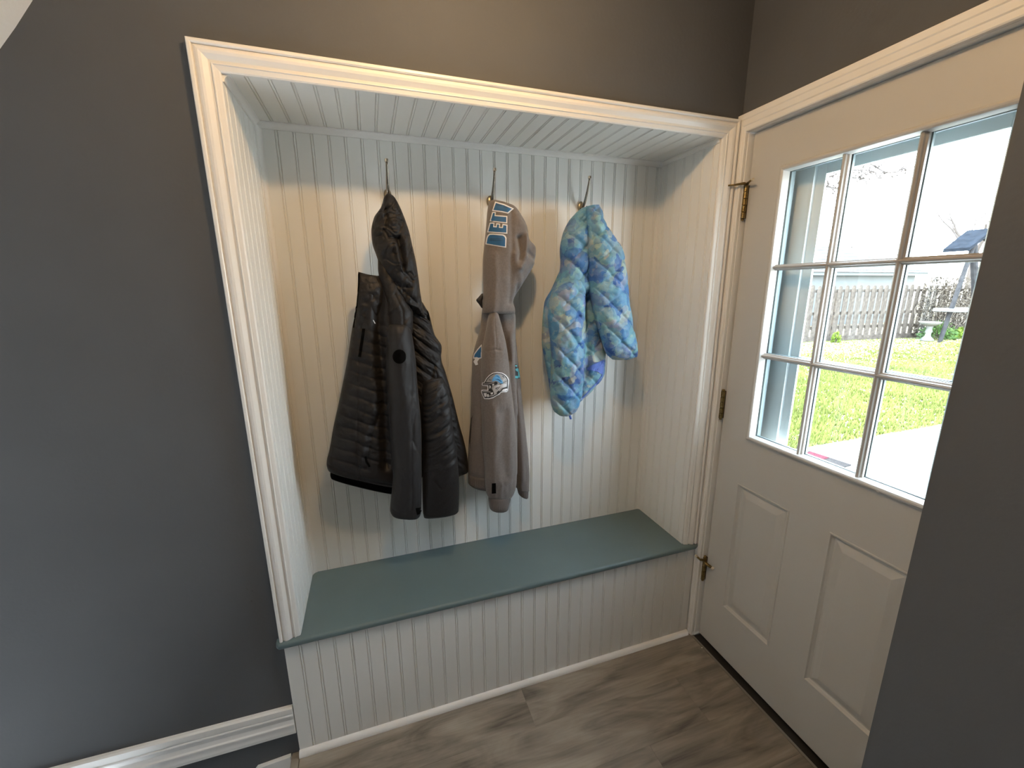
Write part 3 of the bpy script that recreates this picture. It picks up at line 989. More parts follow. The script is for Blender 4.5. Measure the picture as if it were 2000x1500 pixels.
def d_sleeve(u, v):
    r = line(u, v, [(772, 660), (785, 760), (796, 830), (798, 900), (803, 960)], 0.006, 14, False)
    r += line(u, v, [(806, 760), (810, 790), (804, 820), (803, 850), (820, 888)], -0.007, 3.5)
    r += line(u, v, [(803, 700), (806, 750), (800, 800), (801, 900), (802, 985)], -0.0045, 3)
    r += line(u, v, [(762, 986), (790, 996), (820, 992)], -0.003, 2)
    r += line(u, v, [(806, 770), (818, 800)], 0.004, 3) + line(u, v, [(808, 868), (819, 884)], 0.004, 3)
    return r + 0.0022 * fbm(u / 26, v / 60, 21) + 0.0008 * fbm(u / 6, v / 12, 22)
def d_rsleeve(u, v):
    g = fbm((0.55 * u + 0.85 * v) / 9, (-0.85 * u + 0.55 * v) / 38, 31)
    r = 0.0045 * g * np.clip((960 - v) / 90, 0.15, 1)
    for k in range(4):
        a = 778 + k * 11
        r += line(u, v, [(826, a + 6), (836, a + 2), (850, a - 12)], 0.006, 3.5) + line(u, v, [(826, a + 12), (840, a + 7), (856, a - 6)], -0.007, 2.5)
    r += line(u, v, [(845, 930), (856, 945), (880, 935)], -0.003, 2)
    return r
def d_hood(u, v):
    r = 0.0035 * fbm((u * .9 + v * .3) / 15, (v * .9 - u * .3) / 30, 41)
    cx, cy = 768, 441
    d = np.hypot((u - cx) / 1.0, (v - cy) / 0.85)
    r += -0.004 * np.exp(-np.abs(d - 15) / 2.2) - 0.003 * np.exp(-np.abs(d - 8) / 1.8) + 0.004 * np.exp(-(d / 9) ** 2)
    r += line(u, v, [(752, 412), (756, 440), (745, 462), (735, 465)], -0.007, 3)
    r += line(u, v, [(748, 452), (757, 468), (776, 468)], -0.007, 2.6)
    r += line(u, v, [(776, 470), (780, 500), (786, 525)], -0.010, 4.5)
    r += line(u, v, [(788, 470), (792, 500), (790, 530)], 0.006, 5, False)
    r += line(u, v, [(770, 480), (774, 505), (781, 528)], 0.006, 3.5, False)
    r += line(u, v, [(796, 495), (786, 528), (802, 548)], -0.005, 3)
    r += line(u, v, [(745, 525), (770, 550), (790, 572), (812, 592)], -0.004, 3)
    r += line(u, v, [(776, 560), (800, 562)], -0.004, 2) + line(u, v, [(790, 590), (815, 600), (822, 612)], 0.004, 3)
    c = fbm((u * .8 + v * .6) / 24, (v * .8 - u * .6) / 34, 43, 2)
    return r * 1.7 - 0.0075 * np.exp(-np.abs(c) / 0.09) - 0.005 * np.exp(-np.abs(c - .45) / 0.07)
M = jk
cloth('back_panel', M, M_NYLON, 0.225, [(795, 560, 826, 592, .03), (790, 600, 838, 615, .04), (792, 640, 848, 652, .05), (796, 675, 862, 678, .055), (798, 695, 861, 697, .056), (800, 728, 870, 728, .058),
      (800, 773, 883, 773, .058), (800, 827, 896, 826, .056), (800, 875, 908, 870, .052), (802, 905, 913, 900, .048), (806, 925, 914, 919, .040), (812, 929, 898, 929, .022)], d_back)
cloth('lining_hem', M, M_BLACK, 0.235, [(650, 880, 775, 900, .035), (646, 915, 776, 938, .036), (645, 928, 775, 958, .034), (647, 934, 772, 964, .022)], None, step=3)
cloth('front_panel', M, M_NYLON, 0.205, [(706, 541, 775, 536, .03), (700, 552, 782, 548, .048), (699, 566, 790, 564, .055), (697, 594, 795, 594, .058), (688, 640, 795, 640, .06), (680, 693, 792, 693, .06),
      (671, 741, 792, 743, .06), (661, 789, 790, 793, .06), (652, 830, 790, 838, .058), (644, 876, 788, 895, .055), (638, 905, 785, 930, .05), (641, 917, 780, 944, .04), (648, 922, 772, 951, .02)], d_front)
def d_collar(u, v):
    return line(u, v, [(722, 536), (730, 520), (740, 505)], 0.004, 3) + line(u, v, [(704, 536), (702, 620)], 0.003, 2.5) + 0.003 * fbm(u / 14, v / 10, 51)
cloth('collar', M, M_NYLON, 0.185, [(700, 531, 722, 537, .006), (699, 538, 738, 539, .016), (699, 550, 748, 550, .028), (698, 570, 752, 566, .036), (697, 592, 748, 590, .036), (694, 620, 738, 620, .03), (690, 650, 725, 655, .012)], d_collar, back=1.0)
cloth('shoulder', M, M_NYLON, 0.185, [(738, 506, 752, 512, .02), (738, 522, 768, 535, .034), (745, 560, 796, 590, .05), (752, 595, 806, 612, .058), (755, 620, 806, 628, .060), (757, 648, 806, 650, .055)],
      lambda u, v: line(u, v, [(770, 575), (784, 605), (785, 632)], -0.005, 3) + 0.004 * fbm((u + v) / 22, (v - u) / 60, 61))
cloth('sleeve', M, M_NYLON2, 0.170, [(762, 631, 797, 630, .034), (757, 636, 801, 635, .050), (755, 650, 804, 650, .058), (753, 707, 812, 707, .060), (754, 740, 814, 740, .060), (756, 773, 817, 773, .060), (760, 827, 822, 830, .058),
      (764, 880, 823, 880, .056), (767, 933, 823, 933, .052), (764, 970, 823, 970, .048), (762, 996, 822, 998, .042), (766, 1005, 819, 1007, .034), (776, 1011, 812, 1011, .012)], d_sleeve)
cloth('sleeve', M, M_NYLON, 0.185, [(826, 742, 862, 735, .030), (823, 760, 872, 752, .045), (822, 800, 879, 790, .052), (824, 850, 886, 850, .055), (825, 900, 893, 900, .055), (825, 960, 896, 955, .050), (826, 1000, 895, 994, .042), (828, 1010, 892, 1001, .022)], d_rsleeve)
cloth('hood', M, M_NYLON, 0.195, [(757, 377, 762, 378, .010), (750, 386, 770, 386, .030), (744, 405, 781, 406, .046), (730, 427, 791, 430, .060), (725, 452, 799, 455, .070), (727, 474, 804, 477, .072),
      (735, 499, 811, 508, .070), (745, 526, 816, 538, .066), (761, 555, 820, 568, .060), (779, 584, 825, 598, .048), (796, 607, 830, 618, .028)], d_hood)
cloth('hood_tab', M, M_BLACK, 0.215, [(826, 603, 832, 603, .014), (824, 612, 837, 610, .02), (824, 628, 840, 626, .02), (828, 640, 840, 640, .012)], None, step=2)
JB = BVHS[jk.name]
a_ = [(780 + 13.4 * math.cos(k * math.pi / 12), 696.5 + 14 * math.sin(k * math.pi / 12)) for k in range(24)]
patch('round_patch', jk, M_BLACK, a_, 0.0015, label='round matt black patch on the sleeve')
patch('zipper', jk, M_BLACK, stroke([(710, 642), (707, 665), (702, 697)], 5.5), 0.0018)
patch('zipper_pull', jk, M_BLACK, stroke([(714, 892), (717, 903), (722, 912)], 3.5), 0.003)
patch('drawcord_tip', jk, M_PWHITE, stroke([(729, 625), (733, 632)], 1.3), 0.003, step=1.5)
patch('cuff_strap', jk, M_BLACK, [(812, 993), (822, 991), (823, 998), (820, 1004), (815, 1006)], 0.002)
patch('zipper_piping', jk, M_BLACK, stroke([(701, 534), (700, 560), (697, 596), (690, 640)], 2.2), 0.002, step=2)

# ---- taupe hoodie
hd = thing('hoodie', 'taupe grey sweatshirt with blue block letters along the hood, on the middle hook', 'hoodie', (0.995, 0.25, 0.69))
def d_hhood(u, v):
    r = line(u, v, [(990, 418), (988, 450), (988, 500), (987, 590)], -0.006, 5, False)
    r += line(u, v, [(1002, 425), (1012, 450), (1016, 470)], 0.006, 8, False)
    r += line(u, v, [(1004, 470), (1008, 495), (1006, 508)], -0.016, 7, False)
    r += line(u, v, [(1018, 462), (1014, 480), (1013, 500), (1004, 525)], 0.012, 5, False)
    r += line(u, v, [(1022, 496), (1036, 508)], -0.010, 4.5, False)
    r += line(u, v, [(993, 500), (1000, 530), (1012, 560)], 0.007, 6, False)
    r += line(u, v, [(1034, 480), (1040, 495), (1036, 515)], 0.006, 5, False)
    r += line(u, v, [(1002, 560), (1000, 590)], -0.008, 4, False)
    r += line(u, v, [(957, 500), (958, 560), (956, 608)], 0.006, 6, False)
    r += line(u, v, [(1012, 432), (1020, 440)], -0.004, 3, False)
    return r + 0.0016 * fbm(u / 18, v / 30, 71)
def d_torso(u, v):
    r = line(u, v, [(965, 615), (978, 660), (985, 700)], -0.012, 7, False)
    r += line(u, v, [(1000, 620), (990, 660), (996, 720), (1004, 800)], 0.008, 6, False)
    r += line(u, v, [(940, 700), (930, 760), (928, 860)], 0.006, 7, False)
    r += line(u, v, [(1010, 640), (1000, 700), (1008, 780)], -0.010, 5, False)
    return r + 0.002 * fbm(u / 20, v / 60, 81)
def d_hsleeve(u, v):
    r = line(u, v, [(940, 684), (961, 679), (987, 684)], -0.0035, 1.5)
    r += line(u, v, [(962, 620), (961, 679)], -0.0022, 1.2)
    r += line(u, v, [(975, 800), (972, 860), (982, 920)], -0.005, 8, False)
    r += line(u, v, [(957, 790), (960, 850), (956, 930)], 0.004, 8, False)
    r += line(u, v, [(990, 780), (992, 860), (986, 930)], 0.004, 7, False)
    r += line(u, v, [(950, 966), (975, 972), (1000, 964)], -0.003, 2.5)
    return r + 0.0022 * fbm(u / 14, v / 40, 91)
rib = lambda u, v: 0.0012 * np.sin(u * 1.9)
cloth('body', hd, M_FLEECE, 0.232, [(943, 596, 1003, 598, .04), (941, 612, 1004, 612, .05), (938, 640, 1005, 640, .055), (931, 665, 1006, 665, .055), (926, 683, 1007, 683, .055), (922, 705, 1009, 705, .055), (921, 767, 1010, 767, .055),
      (919, 817, 1010, 817, .055), (915, 868, 1010, 868, .052), (914, 915, 1010, 918, .048), (915, 928, 1006, 931, .040)], d_torso)
cloth('hem', hd, M_RIB, 0.230, [(916, 922, 1003, 930, .036), (914, 930, 1003, 936, .042), (914, 942, 1001, 950, .042), (922, 950, 998, 956, .036), (940, 955, 990, 958, .015)], rib, step=1.3)
cloth('sleeve', hd, M_FLEECE, 0.245, [(990, 660, 1007, 662, .02), (988, 700, 1010, 700, .03), (988, 740, 1015, 740, .036), (990, 767, 1017, 767, .038), (995, 843, 1025, 843, .042), (1000, 893, 1030, 893, .042), (1004, 930, 1032, 930, .040), (1008, 952, 1032, 955, .034)],
      lambda u, v: line(u, v, [(1004, 760), (1012, 850), (1014, 930)], 0.005, 5, False) + 0.0018 * fbm(u / 14, v / 40, 95))
cloth('cuff', hd, M_RIB, 0.245, [(1009, 948, 1032, 950, .026), (1010, 954, 1031, 956, .030), (1013, 965, 1030, 969, .028), (1019, 970, 1028, 973, .012)], rib, step=1.3)
cloth('hood', hd, M_FLEECE, 0.205, [(958, 392, 968, 391, .012), (955, 397, 985, 397, .034), (953, 405, 1003, 405, .048), (951, 420, 1014, 420, .056), (949, 447, 1027, 447, .064), (947, 467, 1030, 467, .066), (945, 487, 1043, 487, .068), (943, 514, 1040, 514, .068),
      (943, 540, 1027, 540, .066), (944, 565, 1013, 562, .062), (943, 590, 1000, 590, .058), (942, 606, 1004, 607, .054), (942, 611, 1003, 612, .046)], d_hhood)
cloth('sleeve', hd, M_FLEECE, 0.178, [(962, 600, 966, 600, .012), (955, 614, 972, 614, .030), (950, 640, 979, 640, .042), (945, 665, 985, 665, .050), (941, 686, 989, 688, .054), (939, 741, 995, 745, .057), (940, 792, 1001, 792, .057), (943, 868, 1007, 860, .056), (946, 910, 1008, 905, .054),
      (947, 940, 1007, 938, .050), (950, 963, 1002, 962, .042), (955, 972, 996, 971, .034)], d_hsleeve)
cloth('cuff', hd, M_RIB, 0.178, [(954, 964, 997, 963, .034), (954, 972, 996, 970, .038), (955, 984, 993, 983, .038), (957, 993, 991, 992, .034), (966, 998, 984, 998, .014)], rib, step=1.3)
cloth('hood_toggle', hd, M_PBLACK, 0.205, [(941, 573, 943, 573, .006), (934, 581, 943, 582, .010), (930, 586, 942, 588, .011), (936, 595, 942, 597, .008), (940, 601, 942, 602, .004)], None, step=1.5)
# block letters running up the hood edge (reading upward): D E T R
def bl(name, pts, holes=()):
    Z = [(x / 4.1667 + 860, y / 4.1667 + 300) for x, y in pts]
    c = (sum(p[0] for p in Z) / len(Z), sum(p[1] for p in Z) / len(Z))
    return Z
LET = {
 'letter_d': ([(366, 738), (374, 690), (382, 668), (398, 652), (430, 651), (512, 658), (530, 668), (539, 686), (536, 766)], [(376, 731), (384, 690), (391, 673), (403, 661), (430, 660), (508, 667), (521, 675), (529, 690), (527, 756)]),
 'letter_e': ([(381, 640), (402, 560), (440, 562), (437, 590), (452, 592), (455, 566), (486, 570), (484, 596), (502, 598), (506, 572), (547, 578), (546, 652)],
              [(390, 633), (408, 570), (431, 571), (428, 598), (459, 601), (462, 576), (478, 578), (476, 604), (509, 606), (513, 582), (538, 586), (537, 642)]),
 'letter_t': ([(402, 551), (422, 474), (452, 476), (448, 500), (546, 508), (545, 568), (440, 556), (437, 556)],
              [(411, 545), (429, 483), (443, 484), (440, 508), (537, 516), (536, 558), (443, 547)]),
 'letter_r': ([(421, 466), (446, 390), (520, 410), (600, 447), (552, 488), (500, 476)], [(432, 458), (452, 401), (517, 420), (582, 449), (549, 477), (503, 466)]),
}
for nm, (o_, i_) in LET.items():
    a = patch(nm, hd, M_PWHITE, bl(nm, o_), 0.0012, step=2.2, label='white-edged blue felt letter on the hood')
    b = patch('letter_fill', hd, M_LBLUE, bl(nm, i_), 0.0026, step=2.2, label='blue felt filling of the hood letter')
    b.parent = a
for pts, w_l in (([(402, 694), (440, 692), (500, 690)], 2.2), ([(396, 706), (450, 708), (512, 703)], 2.2), ([(455, 415), (500, 425)], 2.5), ([(515, 430), (545, 440)], 2.5), ([(400, 560), (430, 545)], 2)):
    patch('stitching', hd, M_PBLACK, [(x / 4.1667 + 860, y / 4.1667 + 300) for x, y in stroke(pts, w_l)], 0.0034, step=2)
def Z8(pts): return [(x / 15.0 + 930, y / 15.0 + 700) for x, y in pts]
HEL = Z8([(235, 700), (290, 590), (380, 490), (480, 425), (620, 400), (760, 420), (860, 475), (930, 550), (965, 630), (960, 740), (940, 850), (935, 940), (900, 985), (800, 990), (730, 1000),
          (680, 1060), (600, 1100), (500, 1165), (380, 1195), (230, 1190), (190, 1100), (140, 990), (140, 940), (170, 915), (330, 925), (332, 815), (190, 800), (165, 770), (175, 710)])
hp = patch('helmet_patch', hd, M_PWHITE, HEL, 0.0012, step=2.0, label='white-edged helmet emblem sewn on the sleeve')
def hpp(nm, mt, pts, off, lab=None):
    o = patch(nm, hd, mt, Z8(pts), off, step=1.6)
    o.parent = hp
    if lab: o['label'] = lab
    return o
hpp('helmet_outline', M_PBLACK, [(250, 710), (310, 595), (400, 500), (500, 442), (620, 422), (750, 440), (840, 490), (905, 560), (940, 640), (930, 850), (910, 960), (740, 970), (640, 1050), (500, 1130), (380, 1165), (250, 1165), (205, 1080), (165, 970), (200, 945), (360, 950), (355, 790), (200, 785), (185, 750), (200, 722)], 0.0022)
hpp('helmet_shell', M_PGREY, [(285, 700), (330, 610), (420, 515), (520, 465), (640, 445), (740, 465), (830, 515), (890, 590), (915, 650), (900, 830), (760, 880), (700, 960), (610, 1040), (530, 1070), (500, 960), (450, 880), (480, 800), (590, 770), (600, 700)], 0.0030)
hpp('helmet_highlight', M_PLIGHT, [(530, 820), (620, 790), (760, 760), (900, 740), (890, 820), (740, 860), (690, 900), (600, 1000), (540, 1050), (510, 970), (490, 890)], 0.0036)
hpp('rear_padding', M_PWHITE, [(745, 955), (800, 905), (905, 880), (915, 920), (890, 950), (800, 960)], 0.0036)
hpp('face_opening', M_PWHITE, [(385, 785), (430, 820), (420, 870), (390, 890)], 0.0036)
hpp('face_opening', M_PWHITE, [(470, 760), (530, 745), (520, 780), (480, 800)], 0.0036)
hpp('chin_gap', M_PWHITE, [(215, 1020), (300, 1015), (300, 1120), (245, 1130)], 0.0036)
hpp('chin_gap', M_PWHITE, [(320, 1050), (365, 1050), (365, 1130), (325, 1130)], 0.0036)
hpp('chin_gap', M_PWHITE, [(420, 1010), (490, 990), (490, 1050), (430, 1060)], 0.0036)
hpp('face_bar', M_PGREY, stroke([(190, 975), (300, 975), (420, 985)], 26), 0.0042)
hpp('face_bar', M_PLIGHT, stroke([(360, 1105), (480, 1095), (620, 1020)], 22), 0.0042)
hpp('visor_bar', M_PGREY, stroke([(215, 752), (350, 748), (520, 718)], 20), 0.0042)
hpp('ear_hole', M_PBLACK, stroke([(565, 890), (620, 850), (690, 835), (640, 900), (570, 892)], 14), 0.0042)
hpp('strap_buckle', M_PBLACK, [(600, 1010), (660, 940), (690, 960), (660, 1030), (620, 1050)], 0.0044)
hpp('vent', M_PBLACK, stroke([(760, 510), (800, 530), (825, 570)], [8, 26, 6]), 0.0042)
hpp('vent', M_PBLACK, stroke([(370, 610), (400, 635), (450, 630)], [6, 18, 5]), 0.0042)
hpp('strap_button', M_PBLACK, [(580 + 48 * math.cos(k * .63), 725 + 45 * math.sin(k * .63)) for k in range(10)], 0.0048)
hpp('lion_emblem', M_SKY, [(450, 690), (480, 650), (455, 620), (480, 590), (500, 600), (495, 550), (540, 540), (550, 500), (600, 475), (640, 490), (670, 510), (700, 540), (710, 600), (760, 640), (785, 690), (790, 740), (745, 745), (700, 720), (660, 690), (620, 660), (560, 650), (500, 670)], 0.0048, 'bright blue leaping lion on the helmet')
hpp('lion_shade', M_LBLUE, stroke([(560, 610), (640, 615), (700, 650), (750, 700)], [8, 26, 30, 12]), 0.0056)
hpp('lion_shade', M_LBLUE, stroke([(560, 520), (620, 515), (690, 570)], [6, 20, 8]), 0.0056)
hpp('lion_edge', M_PLIGHT, stroke([(780, 660), (820, 620), (880, 580)], [10, 14, 6]), 0.0050)
hpp('strap_line', M_PBLACK, stroke([(700, 770), (800, 710), (930, 650)], 10), 0.0050)
def Z4(pts): return [(x / 3.947 + 860, y / 3.947 + 640) for x, y in pts]
lp = patch('lion_patch', hd, M_PWHITE, Z4([(258, 205), (285, 165), (318, 128), (318, 235), (300, 240), (285, 262), (290, 285), (272, 290), (255, 262), (268, 240), (252, 238)]), 0.0014, step=2, label='edge of a white-outlined blue lion on the chest')
b = patch('lion_fill', hd, M_LBLUE, Z4([(264, 208), (290, 172), (314, 145), (314, 228), (296, 232), (278, 226), (260, 230)]), 0.0024, step=2, label='blue felt of the chest lion'); b.parent = lp
patch('pocket_slit', hd, M_PBLACK, Z4([(247, 680), (240, 720), (236, 790), (228, 900), (234, 930), (222, 880), (228, 790), (236, 700)]), 0.0016, step=2)
patch('sleeve_tag', hd, M_BLACK, Z4([(397, 1202), (428, 1200), (430, 1278), (396, 1280)]), 0.0016, step=2.5, label='small black woven tag near the cuff')
tp = patch('chest_patch', hd, M_PBLACK, Z4([(576, 282), (598, 284), (604, 330), (612, 392), (578, 394)]), 0.0014, step=2, label='edge of a dark and teal emblem')
for pts in ([(578, 288), (596, 290), (597, 300), (580, 300)], [(580, 318), (600, 312), (606, 330), (598, 340), (582, 330)], [(600, 335), (609, 340), (615, 384), (602, 385)], [(578, 372), (600, 372), (600, 390), (578, 390)]):
    b = patch('teal_felt', hd, M_TEAL, Z4(pts), 0.0026, step=2, label='teal felt piece'); b.parent = tp

# ---- blue quilted jacket
bj = thing('quilted_jacket', "child's blue and aqua diamond-quilted jacket hanging on the right hook", 'jacket', (1.368, 0.25, 1.02))
def dquilt(seed, dep=0.0095, per=50.0, o1=0, o2=0):
    def f(u, v):
        a = (u * 1.02 - v * 0.98) + o1 + 3 * vnoise(u / 40, v / 40, seed)
        b = (u * 0.95 + v * 1.02) + o2 + 3 * vnoise(u / 40, v / 40, seed + 1)
        d1 = np.abs((a + per / 2) % per - per / 2) / 1.42
        d2 = np.abs((b + per / 2) % per - per / 2) / 1.42
        puck = 0.0016 * vnoise(u / 6, v / 6, seed + 2) + 0.0025 * vnoise(u / 15, v / 15, seed + 3)
        return -dep * (np.exp(-d1 / 3.4) + np.exp(-d2 / 3.4)) + puck + 0.005
    return f
bq1, bq2, bq3 = dquilt(101, o1=12, o2=6), dquilt(111, o1=25, o2=30), dquilt(121, o1=3, o2=18)
cloth('body', bj, M_CAMO, 0.228, [(1110, 500, 1150, 500, .03), (1093, 530, 1158, 530, .045), (1076, 566, 1165, 566, .052), (1063, 592, 1170, 592, .055), (1059, 632, 1176, 632, .055), (1058, 666, 1180, 666, .055), (1063, 700, 1180, 702, .052),
      (1067, 720, 1179, 722, .048), (1070, 737, 1174, 738, .044), (1073, 757, 1159, 757, .038), (1076, 775, 1140, 777, .030), (1080, 788, 1128, 788, .016)],
      lambda u, v: bq3(u, v) + line(u, v, [(1139, 560), (1137, 640), (1137, 735)], -0.02, 6, False))
cloth('shoulder', bj, M_CAMO, 0.205, [(1137, 406, 1150, 404, .018), (1126, 415, 1156, 414, .034), (1110, 434, 1160, 434, .046), (1098, 463, 1162, 463, .055), (1094, 490, 1162, 490, .058), (1095, 514, 1162, 514, .058), (1092, 538, 1160, 538, .056), (1082, 560, 1158, 560, .050), (1078, 578, 1150, 580, .03)],
      lambda u, v: bq2(u, v) + line(u, v, [(1143, 412), (1140, 460), (1142, 540)], -0.012, 5, False) + line(u, v, [(1108, 448), (1120, 440), (1135, 420)], -0.006, 3))
cloth('sleeve', bj, M_CAMO, 0.170, [(1106, 548, 1122, 544, .022), (1090, 556, 1132, 550, .038), (1078, 572, 1139, 566, .050), (1071, 598, 1139, 590, .056), (1070, 621, 1138, 621, .058), (1074, 655, 1136, 655, .058), (1077, 690, 1136, 690, .058), (1076, 730, 1136, 730, .056), (1075, 768, 1133, 765, .052), (1077, 790, 1128, 790, .046), (1082, 803, 1122, 802, .034), (1092, 811, 1112, 811, .014)],
      lambda u, v: bq1(u, v) + 0.004 * fbm(u / 24, v / 24, 131))
cloth('sleeve', bj, M_CAMO, 0.165, [(1146, 403, 1169, 401, .020), (1146, 412, 1171, 411, .034), (1145, 431, 1176, 431, .044), (1145, 462, 1193, 462, .054), (1145, 486, 1208, 486, .058), (1145, 507, 1214, 507, .062), (1147, 542, 1219, 542, .062), (1154, 583, 1224, 583, .062), (1163, 625, 1229, 625, .060),
      (1172, 655, 1236, 655, .056), (1179, 678, 1241, 682, .050), (1186, 693, 1241, 695, .040), (1196, 702, 1228, 702, .016)],
      lambda u, v: bq2(u, v) + line(u, v, [(1147, 420), (1150, 470)], -0.008, 3) + 0.004 * fbm(u / 24, v / 24, 141))
patch('lining', bj, M_PERI, [(1146, 721), (1152, 715), (1166, 709), (1181, 702), (1180, 716), (1178, 731), (1168, 724)], 0.004, step=3, label='periwinkle blue lining showing at the folded hem')
patch('hem_piping', bj, M_PERI, stroke([(1146, 721.5), (1156, 722.5), (1168, 725), (1177, 731), (1176, 736)], 2.2), 0.006, step=2)
patch('hem_piping', bj, M_PERI, stroke([(1177, 733), (1166, 748), (1148, 767), (1134, 781)], 2.2), 0.003, step=2)
patch('dark_fold', bj, M_PBLACK, stroke([(1137.5, 700), (1138, 715), (1139, 733)], [1, 3.5, 5]), 0.001, step=2) if False else None
cloth('hanging_loop', bj, M_PERI, 0.172, [(1109, 807, 1113, 806, .004), (1111, 813, 1115, 812, .004), (1113, 819, 1117, 818, .003)], None, step=1.5)
# ------------------------------------------------------------------ outside
GZ0 = -0.30
M_CONC = mat('pale_concrete', (0.40, 0.385, 0.36), 0.9, spec=0.02, bump=(40, 0.3, 0.004), noise=(4, 0.08))
M_SOIL = mat('lawn_soil', (0.175, 0.155, 0.095), 0.95, spec=0.02, noise=(1.2, 0.30))
M_GRASS = mat('grass_blades', (0.125, 0.145, 0.040), 0.7, spec=0.02, noise=(0.9, 0.30))
M_PICKET = mat('weathered_cedar', (0.070, 0.059, 0.050), 0.9, spec=0.02, noise=(9, 0.35))
M_SIDING = mat('pale_siding', (0.108, 0.114, 0.114), 0.7, spec=0.02)
M_SHING = mat('grey_shingles', (0.085, 0.086, 0.088), 0.9, spec=0.02, noise=(14, 0.35))
M_BARK = mat('bare_bark', (0.07, 0.06, 0.055), 0.9, spec=0.02)
M_STONE = mat('cast_stone', (0.14, 0.14, 0.13), 0.9, spec=0.02, noise=(30, 0.2))
M_LEAF = mat('shrub_leaves', (0.06, 0.11, 0.035), 0.7, spec=0.02, noise=(5, 0.4))
M_LEAF2 = mat('yellow_green_leaves', (0.13, 0.19, 0.03), 0.7, spec=0.02, noise=(5, 0.3))
M_VINE = mat('dry_vine', (0.10, 0.085, 0.07), 0.9, spec=0.02, noise=(8, 0.4))
M_POST = mat('grey_play_post', (0.030, 0.030, 0.032), 0.9, spec=0.02, noise=(9, 0.3))
M_CANOPY = mat('blue_canvas', (0.010, 0.013, 0.018), 0.8, spec=0.02, noise=(6, 0.3))
M_MATRED = mat('red_mat_pile', (0.050, 0.010, 0.016), 0.95, spec=0.02, noise=(60, 0.6))
M_MATGREY = mat('grey_mat_edge', (0.020, 0.018, 0.018), 0.95, spec=0.02, noise=(50, 0.4))
M_WIRE = mat('power_wire', (0.03, 0.03, 0.03), 0.7, spec=0.02)

patio = struct(box('patio', 1.97, 30, -6, 1.995, -0.60, GZ0 - 0.012, M_SOIL), 'concrete patio and drive outside the door')
xs_ = [1.975, 3.3, 5.75, 8.2, 10.7, 13.2, 16.5, 20.0]
for a, b in zip(xs_[:-1], xs_[1:]):
    for c, d in ((0.60, 1.995), (-1.6, 0.60), (-4.2, -1.6)):
        box('concrete_slab', a + 0.006, b - 0.006, c + 0.006, d - 0.006, GZ0 - 0.10, GZ0, M_CONC, patio, bev=0.008)
lawn = struct(box('lawn', 1.97, 60, 2.0, 60, -0.60, GZ0 - 0.006, M_SOIL), 'sunlit lawn between the patio and the picket fence')
rng = np.random.RandomState(4)
N = 60000
q = rng.rand(N) ** 1.25
gx = 3.6 + 19.0 * q
gy = CAM[1] + (gx - CAM[0]) * (0.44 + 0.38 * rng.rand(N))
k = (gy > 1.97) & (gy < 9.1 - (gx - 13) * 0.092)
gx, gy = gx[k], gy[k]
k = rng.rand(len(gx)) > 0.75 * np.clip((gy - 4.5) / 3.0, 0, 1)
gx, gy = gx[k], gy[k]
n = len(gx)
patchy = vnoise(gx * 0.7, gy * 0.9, 3) * 0.5 + 0.5
far = np.clip((gy - 5.5) / 2.5, 0, 1)
h = (0.022 + 0.045 * rng.rand(n)) * (0.55 + 0.7 * patchy) * (1 - 0.55 * far)
wd = (0.006 + 0.0016 * gx) * (0.7 + 0.6 * rng.rand(n))
an = rng.rand(n) * math.pi * 2
lx, ly = (rng.rand(n) - .5) * 0.04, (rng.rand(n) - .5) * 0.04
V = np.zeros((n, 3, 3))
V[:, 0] = np.stack([gx + np.cos(an) * wd, gy + np.sin(an) * wd, np.full(n, GZ0 - .01)], 1)
V[:, 1] = np.stack([gx - np.cos(an) * wd, gy - np.sin(an) * wd, np.full(n, GZ0 - .01)], 1)
V[:, 2] = np.stack([gx + lx, gy + ly, GZ0 + h], 1)
me = bpy.data.meshes.new('grass')
me.from_pydata(V.reshape(-1, 3).tolist(), [], np.arange(n * 3).reshape(-1, 3).tolist())
o = link('grass', me, M_GRASS)
o['kind'] = 'stuff'; o['label'] = 'bright green grass blades of the back lawn'; o['category'] = 'grass'

# fence
fa, fb = np.array([12.2, 9.08]), np.array([24.5, 7.93])
fd = (fb - fa) / np.linalg.norm(fb - fa); FL = np.linalg.norm(fb - fa)
fn = np.array([-fd[1], fd[0]])
fence = thing('picket_fence', 'weathered brown picket fence along the far edge of the lawn', 'fence', (fa[0], fa[1], GZ0))
fence.rotation_euler.z = math.atan2(fd[1], fd[0])
bm = bmesh.new()
prof = [(-.098, 0), (.098, 0), (.098, 1.66), (.075, 1.72), (.068, 1.79), (.035, 1.83), (-.035, 1.83), (-.068, 1.79), (-.075, 1.72), (-.098, 1.66)]
prism(bm, prof, lambda s, h: (s, -0.02, h), lambda s, h: (s, 0.0, h))
bmesh.ops.recalc_face_normals(bm, faces=bm.faces)
pm = bpy.data.meshes.new('picket'); bm.to_mesh(pm); bm.free(); pm.materials.append(M_PICKET)
s = 0.1
while s < FL:
    o = link('picket', pm, None, fence, (s, random.uniform(-.006, .006), random.uniform(-.02, .02)))
    o.rotation_euler.y = random.uniform(-.012, .012)
    s += 0.283
for z in (0.45, 0.92, 1.66):
    bm = bmesh.new(); bx(bm, 0, FL, 0.012, 0.05, z - .055, z + .045); from_bm('rail', bm, M_PICKET, fence)
for s in np.arange(0.8, FL, 2.4):
    bm = bmesh.new(); bx(bm, s, s + .1, 0.051, 0.15, 0, 1.7, .004); from_bm('post', bm, M_PICKET, fence)
bm = bmesh.new(); bx(bm, 0, FL, -0.045, -0.0215, 0, 0.16); from_bm('kick_board', bm, M_PICKET, fence)

